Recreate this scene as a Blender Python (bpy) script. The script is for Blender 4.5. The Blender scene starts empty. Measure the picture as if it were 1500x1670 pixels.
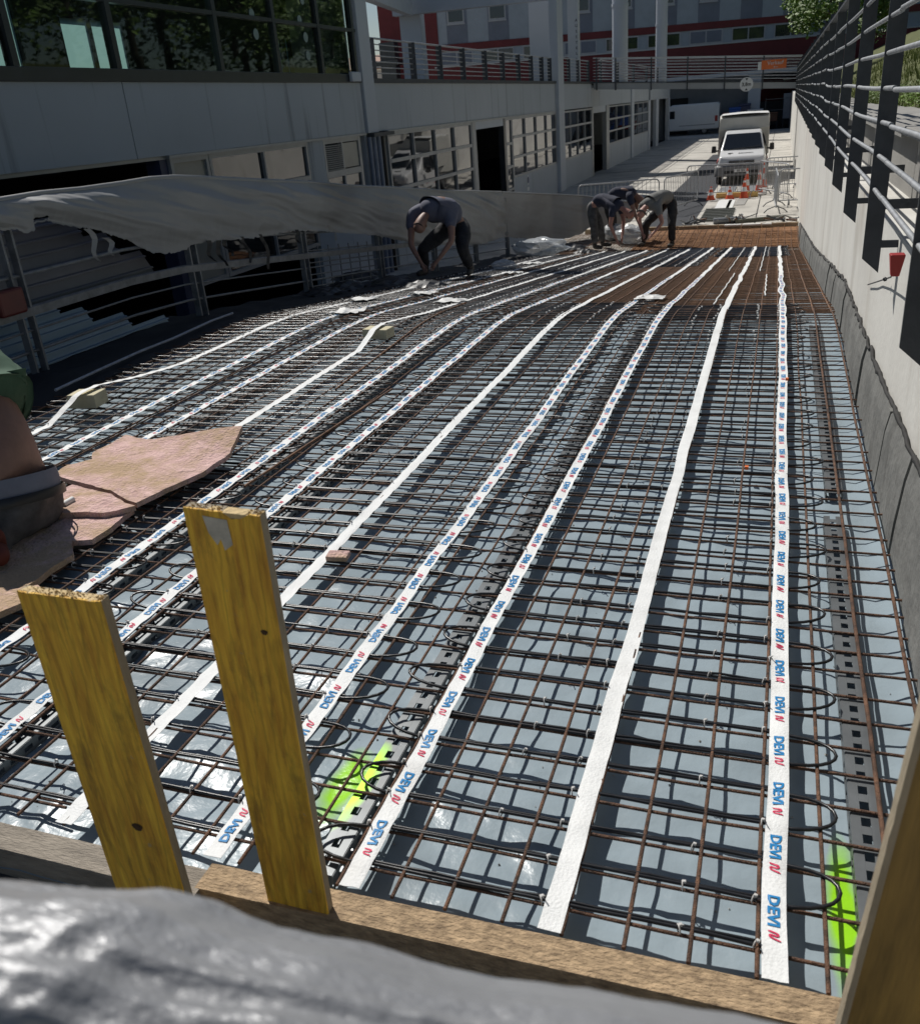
import bpy, bmesh, math, random
from mathutils import Vector, Matrix, noise
import numpy as np
R=math.radians
random.seed(7)
scene=bpy.context.scene
col=scene.collection
# ------------------------------------------------------------------ camera
F_PX=1440.0
YAW,PITCH,ROLL=R(-20.3436),R(24.3476),R(-4.7107)
def cam_matrix():
    cy,sy=math.cos(YAW),math.sin(YAW); cp,sp=math.cos(PITCH),math.sin(PITCH); cr,sr=math.cos(ROLL),math.sin(ROLL)
    Rz=np.array([[cy,-sy,0],[sy,cy,0],[0,0,1]]); B=np.array([[1,0,0],[0,0,-1],[0,1,0]])
    P=np.array([[1,0,0],[0,cp,-sp],[0,sp,cp]]); Rr=np.array([[cr,-sr,0],[sr,cr,0],[0,0,1]])
    return Rr@P@B@Rz
CM=cam_matrix()
cd=bpy.data.cameras.new('camera'); cam=bpy.data.objects.new('camera',cd); col.objects.link(cam); scene.camera=cam
cam.matrix_world=Matrix(((CM[0][0],-CM[1][0],-CM[2][0],0),(CM[0][1],-CM[1][1],-CM[2][1],0),(CM[0][2],-CM[1][2],-CM[2][2],0),(0,0,0,1)))
cd.sensor_fit='HORIZONTAL'; cd.sensor_width=36; cd.lens=36*F_PX/1500; cd.clip_start=.05; cd.clip_end=3000
cd.dof.use_dof=True; cd.dof.focus_distance=4.5; cd.dof.aperture_fstop=7.5
# ------------------------------------------------------------------ world, sun, exposure
w=bpy.data.worlds.new('World'); scene.world=w; w.use_nodes=True
nt=w.node_tree; bg=nt.nodes['Background']; sk=nt.nodes.new('ShaderNodeTexSky'); sk.sky_type='NISHITA'; sk.sun_disc=False
sk.sun_elevation=R(49); sk.sun_rotation=R(-46); sk.air_density=1.0; sk.dust_density=.6; sk.altitude=300
nt.links.new(sk.outputs[0],bg.inputs[0]); bg.inputs[1].default_value=.052
SUND=Vector((.63,-.60,-1.0)).normalized()
sd=bpy.data.lights.new('sun','SUN'); sun=bpy.data.objects.new('sun',sd); col.objects.link(sun)
sd.energy=4.6; sd.angle=R(.5); sd.color=(1,.965,.91); sun.rotation_mode='QUATERNION'; sun.rotation_quaternion=SUND.to_track_quat('-Z','Y'); sun.location=(-20,20,30)
vs=scene.view_settings; vs.view_transform='Standard'; vs.look='None'; vs.gamma=1; vs.use_curve_mapping=False; vs.exposure=-.12
scene.render.engine='CYCLES'
scene.cycles.max_bounces=6; scene.cycles.diffuse_bounces=2; scene.cycles.glossy_bounces=3; scene.cycles.transmission_bounces=4; scene.cycles.transparent_max_bounces=6
# ------------------------------------------------------------------ pixel -> world helpers (layout measured on the photograph)
def ray(px,py):
    v=np.array([(px-750)/F_PX,(py-835)/F_PX,1.0]); return CM.T@v
def onz(px,py,z): r=ray(px,py); return Vector(r*(z/r[2]))
def onx(px,py,x): r=ray(px,py); return Vector(r*(x/r[0]))
def ony(px,py,y): r=ray(px,py); return Vector(r*(y/r[1]))
STREET=-3.3
YC,YE=7.9,21.6
def surf(Y):
    """height of the ramp's reinforcement along the slope"""
    if Y<YC-.6: return -1.78
    if Y<YC+.6:
        t=(Y-(YC-.6))/1.2; return -1.78-.111*1.2*.5*t*t
    z=-1.78-.111*(Y-YC)
    if Y>YE-1.0:
        za=-1.78-.111*(YE-1-YC); t=min(1,(Y-(YE-1))/2.0); z=za-.111*2*(t-t*t/2)
    return max(z,STREET+.03) if Y>YE-1 else z
def onramp(px,py):
    r=ray(px,py)
    y=.5
    while y<60:
        if r[2]*y/r[1]<=surf(y): break
        y+=.01
    return Vector(r*(y/r[1]))
# ------------------------------------------------------------------ materials
MATS={}
def mat(name,c,rough=.7,var=.15,scale=4.0,bump=0.0,bscale=40.0,metal=0.0,c2=None,spec=.5,stretch=(1,1,1),trans=0,alpha=1,detail=6,coord='Object'):
    if name in MATS: return MATS[name]
    m=bpy.data.materials.new(name); m.use_nodes=True; n=m.node_tree.nodes; l=m.node_tree.links; b=n['Principled BSDF']
    tc=n.new('ShaderNodeTexCoord'); mp=n.new('ShaderNodeMapping'); mp.inputs['Scale'].default_value=stretch
    l.new(tc.outputs[coord],mp.inputs[0])
    tx=n.new('ShaderNodeTexNoise'); tx.inputs['Scale'].default_value=scale; tx.inputs['Detail'].default_value=detail; tx.inputs['Roughness'].default_value=.62
    l.new(mp.outputs[0],tx.inputs[0])
    cr=n.new('ShaderNodeValToRGB'); cr.color_ramp.elements[0].position=.32; cr.color_ramp.elements[1].position=.68
    a=[x*(1-var) for x in c]; d=[min(1,x*(1+var)) for x in (c if c2 is None else c2)]
    cr.color_ramp.elements[0].color=(*a,1); cr.color_ramp.elements[1].color=(*d,1)
    l.new(tx.outputs['Fac'],cr.inputs[0]); l.new(cr.outputs[0],b.inputs['Base Color'])
    b.inputs['Roughness'].default_value=rough; b.inputs['Metallic'].default_value=metal
    b.inputs['Specular IOR Level'].default_value=spec
    if bump:
        t2=n.new('ShaderNodeTexNoise'); t2.inputs['Scale'].default_value=bscale; t2.inputs['Detail'].default_value=5
        l.new(mp.outputs[0],t2.inputs[0]); bp=n.new('ShaderNodeBump'); bp.inputs['Strength'].default_value=bump; bp.inputs['Distance'].default_value=.01
        l.new(t2.outputs['Fac'],bp.inputs['Height']); l.new(bp.outputs[0],b.inputs['Normal'])
    if trans: b.inputs['Transmission Weight'].default_value=trans
    if alpha<1: b.inputs['Alpha'].default_value=alpha
    MATS[name]=m; return m
def nodes(m): return m.node_tree.nodes,m.node_tree.links,m.node_tree.nodes['Principled BSDF']
concrete=mat('grey concrete',(.29,.28,.26),.85,.18,1.2,.35,30)  # even mid grey concrete for copings, slabs and planks
street_m=mat('street concrete',(.50,.475,.425),.9,.16,.7,.3,14)
def add_stains(m,scale,lo,hi,fac,stretch=(1,1,1),dark=(.05,.045,.04)):
    n,l,b=nodes(m); src=b.inputs['Base Color'].links[0].from_socket
    tc=n.new('ShaderNodeTexCoord'); mp=n.new('ShaderNodeMapping'); mp.inputs['Scale'].default_value=stretch; l.new(tc.outputs['Object'],mp.inputs[0])
    t=n.new('ShaderNodeTexNoise'); t.inputs['Scale'].default_value=scale; t.inputs['Detail'].default_value=8; l.new(mp.outputs[0],t.inputs[0])
    mr=n.new('ShaderNodeMapRange'); mr.inputs['From Min'].default_value=lo; mr.inputs['From Max'].default_value=hi; mr.inputs['To Max'].default_value=fac; mr.clamp=True
    l.new(t.outputs['Fac'],mr.inputs['Value']); mx=n.new('ShaderNodeMix'); mx.data_type='RGBA'
    l.new(mr.outputs[0],mx.inputs[0]); l.new(src,mx.inputs[6]); mx.inputs[7].default_value=(*dark,1); l.new(mx.outputs[2],b.inputs['Base Color'])
add_stains(street_m,.9,.52,.75,.5)
wall_conc=mat('retaining wall concrete',(.66,.645,.60),.85,.08,1.6,.25,25)
add_stains(wall_conc,1.6,.55,.8,.55,(1,1,.35),(.22,.16,.10))
band_m=mat('rough dark concrete',(.17,.17,.16),.95,.25,3,1.0,18)
add_stains(band_m,3.5,.55,.75,.6,(1,1,.4))
facade=mat('painted facade grey',(.40,.435,.475),.7,.04,.6,.08,20)
add_stains(facade,2.2,.60,.72,.62,(1,2.2,.10),(.12,.13,.14))
facade2=mat('painted pillar grey',(.45,.485,.535),.65,.04,.8)
frame_m=mat('grey aluminium frame',(.34,.35,.36),.45,.08,3,metal=.3)
darkint=mat('dark interior',(.012,.012,.014),.8,.3,1)
darkfl=mat('dark sill cladding',(.03,.035,.04),.35,.2,2)
steel_dk=mat('dark painted steel',(.052,.057,.064),.6,.25,6,.2,60)
galv=mat('galvanised tube',(.34,.35,.36),.5,.22,14,.1,60,metal=.35)
galv2=mat('galvanised rail worn',(.20,.21,.22),.55,.25,9,.1,60,metal=.3)
rust=mat('dark rusty rebar',(.060,.036,.026),.75,.45,22,.9,240,c2=(.15,.075,.042))
rust2=mat('orange rusty rebar',(.105,.056,.034),.8,.35,9,.6,160,c2=(.19,.095,.048))
cable_m=mat('black heating cable',(.012,.012,.013),.32,.2,30)
tape_m=mat('white woven tape',(.76,.77,.76),.6,.04,30,.3,120)
blue_p=mat('blue print',(.0,.20,.48),.6,.05,30)
red_p=mat('red print',(.62,.02,.09),.6,.05,30)
tie_m=mat('pale cable tie',(.55,.54,.52),.4,.1,30)
sheet_c=mat('pale blue plastic sheeting',(.29,.355,.395),.27,.09,1.3,1.0,7,spec=.18)
slot_m=mat('galvanised slotted steel',(.14,.15,.155),.45,.15,8,metal=.4)
wood_y=mat('yellow formwork board',(.68,.315,.030),.65,.18,3,.5,9,stretch=(14,14,1.2),c2=(.98,.54,.05))
wood_cut=mat('rough cut wood end',(.62,.47,.25),.9,.2,30,1,60)
wood_side=mat('raw board edge',(.36,.30,.21),.85,.2,5,.5,30,stretch=(6,6,1))
timber=mat('weathered timber',(.30,.21,.125),.9,.25,24,1.0,60,stretch=(1,2.2,2.2),c2=(.42,.30,.18))
timber_g=mat('greyed timber',(.30,.26,.21),.85,.25,9,.8,40,stretch=(1,5,5))
tarp_m=mat('grey tarpaulin',(.30,.30,.295),.5,.05,.8,.12,30)
add_stains(tarp_m,.6,.50,.80,.6,(1,.8,2.2),(.07,.06,.045))
silver=mat('silver tarpaulin',(.30,.305,.315),.42,.12,5,.28,130,metal=.30,spec=.5,stretch=(.5,1.4,1.4))
pink=mat('pink foam board',(.62,.40,.37),.95,.14,14,1.6,55,c2=(.68,.47,.43))
def pinkdirt():
    n,l,b=nodes(pink); src=b.inputs['Base Color'].links[0].from_socket
    tc=n.new('ShaderNodeTexCoord'); t=n.new('ShaderNodeTexNoise'); t.inputs['Scale'].default_value=2.6; t.inputs['Detail'].default_value=10; t.inputs['Roughness'].default_value=.72; l.new(tc.outputs['Object'],t.inputs[0])
    mr=n.new('ShaderNodeMapRange'); mr.inputs['From Min'].default_value=.42; mr.inputs['From Max'].default_value=.56; l.new(t.outputs['Fac'],mr.inputs['Value'])
    mx=n.new('ShaderNodeMix'); mx.data_type='RGBA'; l.new(mr.outputs[0],mx.inputs[0]); l.new(src,mx.inputs[6]); mx.inputs[7].default_value=(.47,.33,.21,1); l.new(mx.outputs[2],b.inputs['Base Color'])
pinkdirt()
foam=mat('cream foam',(.62,.56,.38),.9,.08,12,.5,60)
corr_g=mat('grey sheet metal',(.15,.155,.18),.45,.1,2,.1,10,metal=.2)
corr_b=mat('pale blue sheet metal',(.19,.29,.40),.4,.06,2,metal=.1)
redclad=mat('dark red cladding',(.14,.016,.02),.6,.15,1)
bluegrey=mat('blue grey render',(.33,.37,.42),.7,.08,1)
white_paint=mat('white vehicle paint',(.72,.72,.71),.25,.03,2)
box_m=mat('grey truck tarpaulin',(.55,.54,.49),.6,.08,2,.2,8)
black_pl=mat('black plastic',(.015,.015,.016),.45,.2,10)
grey_pl=mat('grey plastic bumper',(.20,.20,.20),.5,.1,6)
vglass=mat('vehicle glass',(.01,.012,.014),.06,.1,2,spec=.8)
tyre_m=mat('tyre rubber',(.02,.02,.02),.8,.1,20)
lamp_m=mat('headlamp glass',(.35,.36,.36),.12,.1,9,spec=.8)
red_m=mat('signal red',(.36,.025,.02),.5,.1,8)
cone_m=mat('cone orange red',(.65,.09,.03),.55,.1,8)
white_m=mat('matt white',(.72,.72,.70),.6,.05,8)
yel_m=mat('pale yellow timber',(.66,.46,.16),.7,.12,6,.3,30)
orange_m=mat('orange banner',(.75,.17,.04),.6,.06,5)
bag_m=mat('clear plastic bag',(.55,.58,.60),.22,.2,6,.9,16,alpha=.62)
skin_m=mat('skin',(.26,.145,.105),.55,.10,14,.1,90)
skin_pink=mat('reddish skin',(.38,.19,.145),.5,.10,14,.1,90)
hair_m=mat('dark hair',(.03,.022,.017),.8,.3,40,.6,120)
navy=mat('navy shirt cloth',(.030,.034,.058),.85,.15,6,.5,14)
blueshirt=mat('grey blue shirt cloth',(.10,.105,.145),.85,.12,5,.5,12)
greyshirt=mat('grey shirt cloth',(.17,.17,.16),.85,.12,6,.5,14)
greenshirt=mat('green shirt cloth',(.035,.085,.05),.85,.12,6,.5,14)
trouser=mat('black work trouser cloth',(.022,.022,.025),.85,.35,9,.6,14)
trouser_g=mat('grey work trouser cloth',(.085,.085,.085),.85,.5,9,.6,14)
under_m=mat('grey waistband cloth',(.20,.21,.25),.85,.1,9)
belt_m=mat('black belt leather',(.012,.011,.011),.35,.2,12)
boot_m=mat('work boot leather',(.05,.045,.04),.7,.3,14)
boot_r=mat('red work boot',(.13,.025,.012),.7,.25,14)
grass_m=mat('grass blades',(.10,.14,.025),.7,.35,2.5,c2=(.22,.24,.06))
ground_g=mat('grassy soil',(.09,.10,.03),.95,.3,2,.6,12)
leaf_m=mat('tree leaves',(.06,.11,.018),.6,.35,.7,c2=(.15,.25,.03))
bark_m=mat('bark',(.06,.045,.03),.9,.3,5,.8,20)
roof_t=mat('roof tiles',(.35,.20,.14),.8,.2,5)
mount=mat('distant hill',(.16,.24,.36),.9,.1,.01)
bluelid=mat('blue bin plastic',(.02,.10,.40),.5,.1,8)
concrete_d=mat('underpass concrete',(.20,.22,.25),.8,.1,1)
brick_w=mat('pale masonry',(.5,.48,.45),.8,.1,2)
# wavy facade glass: weakly reflecting, nearly black behind
glass_m=mat('dark reflecting window glass',(.012,.014,.016),.03,.2,.4,.0,.5,spec=1.0)
n_,l_,b_=nodes(glass_m); b_.inputs['IOR'].default_value=1.55
tw=n_.new('ShaderNodeTexNoise'); tw.inputs['Scale'].default_value=.9; tw.inputs['Detail'].default_value=1
tcw=n_.new('ShaderNodeTexCoord'); l_.new(tcw.outputs['Object'],tw.inputs[0]); bpw=n_.new('ShaderNodeBump'); bpw.inputs['Strength'].default_value=.25; bpw.inputs['Distance'].default_value=.02
l_.new(tw.outputs['Fac'],bpw.inputs['Height']); l_.new(bpw.outputs[0],b_.inputs['Normal'])
# see-through tinted glass of the upper storey
tint=bpy.data.materials.new('tinted see-through glass'); tint.use_nodes=True; n_=tint.node_tree.nodes; l_=tint.node_tree.links; n_.clear()
o_=n_.new('ShaderNodeOutputMaterial'); mx_=n_.new('ShaderNodeMixShader'); tr_=n_.new('ShaderNodeBsdfTransparent'); tr_.inputs[0].default_value=(.80,.90,.86,1)
gl_=n_.new('ShaderNodeBsdfGlossy'); gl_.inputs['Roughness'].default_value=.02; gl_.inputs[0].default_value=(.9,1,.9,1); fr_=n_.new('ShaderNodeFresnel'); fr_.inputs[0].default_value=1.6
l_.new(fr_.outputs[0],mx_.inputs[0]); l_.new(tr_.outputs[0],mx_.inputs[1]); l_.new(gl_.outputs[0],mx_.inputs[2]); l_.new(mx_.outputs[0],o_.inputs[0]); MATS['tint']=tint
frost=bpy.data.materials.new('frosted teal pane'); frost.use_nodes=True; n_=frost.node_tree.nodes; l_=frost.node_tree.links; n_.clear()
o_=n_.new('ShaderNodeOutputMaterial'); t_=n_.new('ShaderNodeBsdfTranslucent'); t_.inputs[0].default_value=(.26,.42,.40,1); l_.new(t_.outputs[0],o_.inputs[0])
add_stains(tape_m,4.5,.52,.80,.30,(1,1,1),(.35,.33,.30)); add_stains(sheet_c,2.2,.50,.72,.35,(1,1,1),(.17,.19,.20)); add_stains(wall_conc,.8,.52,.8,.35,(1,1,.2),(.36,.33,.28))
# fluorescent marking paint sprayed on sheet, bars and slotted steel at two spots
def spray(m,spots):
    n,l,b=nodes(m); src=b.inputs['Base Color'].links[0].from_socket
    g=n.new('ShaderNodeNewGeometry'); nz=n.new('ShaderNodeTexNoise'); nz.inputs['Scale'].default_value=9; l.new(g.outputs['Position'],nz.inputs[0])
    cur=src
    for (x,y,sx,sy) in spots:
        mp=n.new('ShaderNodeMapping'); mp.vector_type='POINT'; mp.inputs['Location'].default_value=(-x/sx,-y/sy,0); mp.inputs['Scale'].default_value=(1/sx,1/sy,0); l.new(g.outputs['Position'],mp.inputs[0])
        ln=n.new('ShaderNodeVectorMath'); ln.operation='LENGTH'; l.new(mp.outputs[0],ln.inputs[0])
        ad=n.new('ShaderNodeMath'); ad.operation='MULTIPLY_ADD'; l.new(nz.outputs['Fac'],ad.inputs[0]); ad.inputs[1].default_value=.7; l.new(ln.outputs['Value'],ad.inputs[2])
        mr=n.new('ShaderNodeMapRange'); mr.inputs['From Min'].default_value=1.45; mr.inputs['From Max'].default_value=.9; l.new(ad.outputs[0],mr.inputs['Value'])
        mx=n.new('ShaderNodeMix'); mx.data_type='RGBA'; l.new(mr.outputs[0],mx.inputs[0]); l.new(cur,mx.inputs[6]); mx.inputs[7].default_value=(.30,.66,.02,1); cur=mx.outputs[2]
    l.new(cur,b.inputs['Base Color'])
SP=[(-1.13,1.84,.06,.17),(.265,1.72,.045,.26)]
spray(sheet_c,SP); spray(slot_m,[(-1.06,1.82,.05,.20)])
# ------------------------------------------------------------------ mesh helpers
def tag(o,label=None,cat=None,group=None,kind=None):
    if label: o['label']=label
    if cat: o['category']=cat
    if group: o['group']=group
    if kind: o['kind']=kind
    return o
def thing(name,label,cat,loc=(0,0,0),rz=0,group=None):
    o=bpy.data.objects.new(name,None); col.objects.link(o); o.location=loc; o.rotation_euler=(0,0,rz); o.empty_display_size=.1
    return tag(o,label,cat,group)
class MB:
    def __init__(s): s.v=[];s.f=[];s.sm=[]
    def add(s,vs,fs,smooth=False):
        b=len(s.v); s.v+= [tuple(v) for v in vs]; s.f+=[tuple(i+b for i in f) for f in fs]; s.sm+=[smooth]*len(fs); return s
    def box(s,x0,y0,z0,x1,y1,z1):
        x0,x1=min(x0,x1),max(x0,x1);y0,y1=min(y0,y1),max(y0,y1);z0,z1=min(z0,z1),max(z0,z1)
        return s.add([(x0,y0,z0),(x1,y0,z0),(x1,y1,z0),(x0,y1,z0),(x0,y0,z1),(x1,y0,z1),(x1,y1,z1),(x0,y1,z1)],
          [(3,2,1,0),(4,5,6,7),(0,1,5,4),(1,2,6,5),(2,3,7,6),(3,0,4,7)])
    def hexa(s,p): # 8 points, same order as box
        return s.add(p,[(3,2,1,0),(4,5,6,7),(0,1,5,4),(1,2,6,5),(2,3,7,6),(3,0,4,7)])
    def tube(s,pts,r,n=6,cap=True,rs=None,smooth=True):
        pts=[Vector(p) for p in pts]; m=len(pts); rings=[]; vs=[]
        t=(pts[1]-pts[0]).normalized(); up=Vector((0,0,1)) if abs(t.z)<.9 else Vector((1,0,0)); u=t.cross(up).normalized()
        for i,p in enumerate(pts):
            t=(pts[min(i+1,m-1)]-pts[max(i-1,0)])
            t=t.normalized() if t.length>1e-9 else Vector((0,1,0))
            u=(u-t*u.dot(t)); u=u.normalized() if u.length>1e-6 else t.orthogonal().normalized(); v=t.cross(u); rr=rs[i] if rs else r
            for k in range(n):
                a=2*math.pi*k/n; vs.append(p+(u*math.cos(a)+v*math.sin(a))*rr)
        fs=[(i*n+k,i*n+(k+1)%n,(i+1)*n+(k+1)%n,(i+1)*n+k) for i in range(m-1) for k in range(n)]
        s.add(vs,fs,smooth)
        if cap: s.add([vs[k] for k in range(n)][::-1],[tuple(range(n))]); s.add([vs[(m-1)*n+k] for k in range(n)],[tuple(range(n))])
        return s
    def cyl(s,x,y,z0,z1,r,n=16,r2=None): return s.tube([(x,y,z0),(x,y,z1)],r,n,rs=[r,r if r2 is None else r2])
    def prism(s,poly,d): # poly: list of 3d points (planar), d: offset vector
        n=len(poly); a=[Vector(p) for p in poly]; d=Vector(d); b=[p+d for p in a]
        return s.add(a+b,[tuple(range(n))[::-1],tuple(range(n,2*n))]+[(i,(i+1)%n,n+(i+1)%n,n+i) for i in range(n)])
    def loft(s,secs,smooth=True,cap=True):
        n=len(secs[0]); vs=[p for q in secs for p in q]
        fs=[(i*n+k,i*n+(k+1)%n,(i+1)*n+(k+1)%n,(i+1)*n+k) for i in range(len(secs)-1) for k in range(n)]
        s.add(vs,fs,smooth)
        if cap: s.add(secs[0][::-1],[tuple(range(n))]); s.add(secs[-1],[tuple(range(n))])
        return s
    def grid(s,fn,nu,nv,smooth=True):
        vs=[fn(i/nu,j/nv) for j in range(nv+1) for i in range(nu+1)]
        return s.add(vs,[(j*(nu+1)+i,j*(nu+1)+i+1,(j+1)*(nu+1)+i+1,(j+1)*(nu+1)+i) for j in range(nv) for i in range(nu)],smooth)
    def ball(s,c,r,sx=1,sy=1,sz=1,n=10):
        vs=[];fs=[]
        for j in range(n//2+1):
            a=math.pi*j/(n//2)
            for i in range(n):
                b=2*math.pi*i/n; vs.append((c[0]+r*sx*math.sin(a)*math.cos(b),c[1]+r*sy*math.sin(a)*math.sin(b),c[2]+r*sz*math.cos(a)))
        fs=[(j*n+i,(j+1)*n+i,(j+1)*n+(i+1)%n,j*n+(i+1)%n) for j in range(n//2) for i in range(n)]
        return s.add(vs,fs,True)
    def mesh(s,name,m):
        me=bpy.data.meshes.new(name); me.from_pydata(s.v,[],s.f); me.polygons.foreach_set('use_smooth',s.sm)
        for x in (m if isinstance(m,(list,tuple)) else [m]): me.materials.append(x)
        me.update(); return me
    def build(s,name,m,parent=None,world=False,bevel=0):
        if world and parent is not None:
            L=parent.location
            q=parent
            L=Vector(q.location)
            while q.parent: q=q.parent; L=L+Vector(q.location)
            s.v=[(a-L.x,b-L.y,c-L.z) for a,b,c in s.v]
        o=bpy.data.objects.new(name,s.mesh(name,m)); col.objects.link(o)
        if parent is not None: o.parent=parent
        if bevel:
            b=o.modifiers.new('bevel','BEVEL'); b.width=bevel; b.segments=2; b.limit_method='ANGLE'
        return o
def inst(name,me,parent,loc=(0,0,0),rot=(0,0,0)):
    o=bpy.data.objects.new(name,me); col.objects.link(o); o.parent=parent; o.location=loc; o.rotation_euler=rot; return o
def solid(o,name='solid'): return o
def copy_tree(o,parent=None):
    c=o.copy(); col.objects.link(c)
    if parent: c.parent=parent
    for ch in list(o.children): copy_tree(ch,c)
    return c
def nz(x,y,z=0,s=1.0): return noise.noise(Vector((x*s,y*s,z*s)))
def lerp(a,b,t): return a+(b-a)*t
def interp(pts,x):
    if x<=pts[0][0]: return pts[0][1]
    for (a,b),(c,d) in zip(pts,pts[1:]):
        if x<=c: return b+(d-b)*(x-a)/(c-a)
    return pts[-1][1]
#@@SETTING
# ------------------------------------------------------------------ ground, street
g=MB()
g.add([(-400,-60,STREET),(.57,-60,STREET),(.57,800,STREET),(-400,800,STREET)],[(0,1,2,3)])
g.add([(.57,120,STREET),(400,120,STREET),(400,800,STREET),(.57,800,STREET)],[(0,1,2,3)])
tag(g.build('street',street_m),kind='structure')
# joints of the concrete paving: thin dark seams as real grooves (filler strips)
seam=mat('dark joint filler',(.05,.048,.045),.9,.2,5)
js=MB()
for y in (27.3,33.5,39.6,46.5,52,58,64,70,76): js.box(-8.4,y,STREET-.01,.52,y+.035,STREET+.004)
for x in (-5.2,-3.3,-.55): js.box(x,25.2,STREET-.01,x+.03,80,STREET+.005)
tag(js.build('paving_joint',seam),kind='structure')
# ramp slab: top sheet under the plastic, side, end
def ramp_strip(x0,x1,dz,y0,y1,step,mb,smooth=True):
    ny=int((y1-y0)/step)
    mb.grid(lambda u,v:(lerp(x0,x1,u),lerp(y0,y1,v),surf(lerp(y0,y1,v))+dz),1,ny,smooth)
rs=MB(); ramp_strip(-6.25,.57,-.085,.0,24.9,.25,rs)
ny=100
rs.grid(lambda u,v:(-6.25,lerp(0,24.9,v),lerp(STREET-.2,surf(lerp(0,24.9,v))-.085,u)),1,ny)
rs.add([(-6.25,0,STREET-.2),(.57,0,STREET-.2),(.57,0,-1.865),(-6.25,0,-1.865)],[(0,1,2,3)])
tag(rs.build('ramp_slab',mat('dark ramp slab',(.05,.052,.055),.8,.3,2,.3,12)),kind='structure')
# plastic sheeting with wrinkles
def sheet_pt(x,y):
    z=surf(y)-.058
    a=.012*nz(x,y,0,1.7)+.012*nz(x+3,y*.8,2,5.5)+.007*nz(x*1.0+y*.4,y*.6,5,13)-.006*abs(nz(x*.8-y*.7,y*.5,7,9))
    return z+a
sh=MB(); nx=190; nyy=520
def shf(u,v):
    y=1.30+(23.4)*(v**1.6); x=lerp(-5.85,.565+.006*math.sin(y*5),u); 
    z=sheet_pt(x,y)
    if u>.985: z+=.03*(u-.985)/.015
    return (x,y,z)
sh.grid(shf,nx,nyy)
tag(sh.build('plastic_sheeting',sheet_c),'pale blue grey plastic sheeting spread under the steel mesh on the ramp','plastic sheet')
# ------------------------------------------------------------------ right retaining wall
rw=thing('retaining_wall','long pale concrete retaining wall with rough dark base right of the ramp','wall',(.57,5,STREET))
def WT(y): return interp([(0,-.66),(5,-.70),(10,-.76),(20,-.86),(45,-.62),(80,-.5)],y)
mb=MB(); ys=[-2+i*1.0 for i in range(122)]
for y0,y1 in zip(ys,ys[1:]):
    za,zb=WT(y0),WT(y1)
    mb.hexa([(.57,y0,STREET-.2),(.80,y0,STREET-.2),(.80,y1,STREET-.2),(.57,y1,STREET-.2),(.57,y0,za),(.80,y0,za),(.80,y1,zb),(.57,y1,zb)])
mb.build('wall_face',wall_conc,rw,True)
# upper coping: set back course and paving slabs
y=-1.0;k=0
while y<44:
    b=MB(); z=WT(y)
    b.box(.80,y+.006,z-.25,1.05,y+1.494,z+.36); b.build('upper_block',concrete,rw,True,.006)
    if k<24:
        b=MB(); b.box(.70,y+.01,z+.364,1.25,y+.74,z+.42); b.build('coping_slab',concrete,rw,True,.005)
        b=MB(); b.box(.70,y+.75,z+.366,1.25,y+1.48,z+.418); b.build('coping_slab',concrete,rw,True,.005)
        b=MB(); b.box(1.26,y+.01,z+.35,1.58,y+1.48,z+.40); b.build('paving_slab',concrete,rw,True,.005)
    y+=1.5;k+=1
# rough dark base panels with slanting joints
BT=[(0,-1.30),(3.43,-1.33),(4.8,-1.40),(7.8,-1.48),(10,-1.72),(14,-2.18),(23.9,-3.10),(25.0,-3.2)]
y=.6
random.seed(3)
while y<24.4:
    L=.62 if y<8 else .85
    L*=random.uniform(.85,1.15); n=10; sl=.30
    y1=min(y+L,24.5)
    top=[];bot=[]
    for i in range(n+1):
        yy=lerp(y+.012,y1-.012,i/n); jag=.035*nz(yy*9,1.3)+.02*nz(yy*30,7)
        top.append((yy,interp(BT,yy)+jag)); bot.append(yy)
    th=.035+random.uniform(-.008,.008)
    vs=[];fs=[]
    for i in range(n+1):
        h=top[i][1]-(surf(top[i][0])-.1)
        for q,(t,xo) in enumerate(((0,0),(.4,0),(.8,.004),(1,.018))):
            z=surf(top[i][0])-.1+h*t; off=sl*(1-t)*h*.9
            vs.append((.57-th+xo+.006*nz(top[i][0]*6,z*6,3),top[i][0]+off,z))
    for i in range(n):
        for q in range(3): a=i*4+q; fs.append((a,a+4,a+5,a+1))
    m0=len(vs)
    for i in range(n+1): vs.append((.575,top[i][0],top[i][1]+.0))
    for i in range(n): fs.append((i*4+3,(i+1)*4+3,m0+i+1,m0+i))
    # end faces
    vs+= [(.575,y+.012+sl*(top[0][1]-surf(y)+.1)*.9,surf(y)-.1),(.575,y1-.012+sl*(top[-1][1]-surf(y1)+.1)*.9,surf(y1)-.1)]
    fs.append((0,1,2,3,m0,len(vs)-2)[::-1]); e=n*4; fs.append((e,e+1,e+2,e+3,m0+n,len(vs)-1))
    b=MB(); b.add(vs,fs); b.build('base_panel',band_m,rw,True)
    y=y1
# torn top edge of the base band
b=MB(); pts=[]
for i in range(400):
    yy=1.5+i*.056; pts.append((.556+.008*nz(yy*8,2),yy,interp(BT,yy)+.012+.035*nz(yy*7,3)+.018*nz(yy*31,1)))
b.tube(pts,.014,5,rs=[.008+.016*abs(nz(p[1]*17,5)) for p in pts]); b.build('torn_edge',mat('torn black membrane',(.02,.019,.018),.8,.3,10,.5,30),rw,True)
# cable on the wall
b=MB(); pts=[onx(1415,464,.555),onx(1425,461,.55),onx(1434,458,.552),onx(1443,455,.54),onx(1452,452,.52),onx(1460,440,.48)]
b.tube(pts,.004,5); b.ball(onx(1443,455,.54),.012,n=6); tag(b.build('wall_cable',black_pl),'thin black cable hanging on the pale wall below the red lamp','cable')
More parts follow.
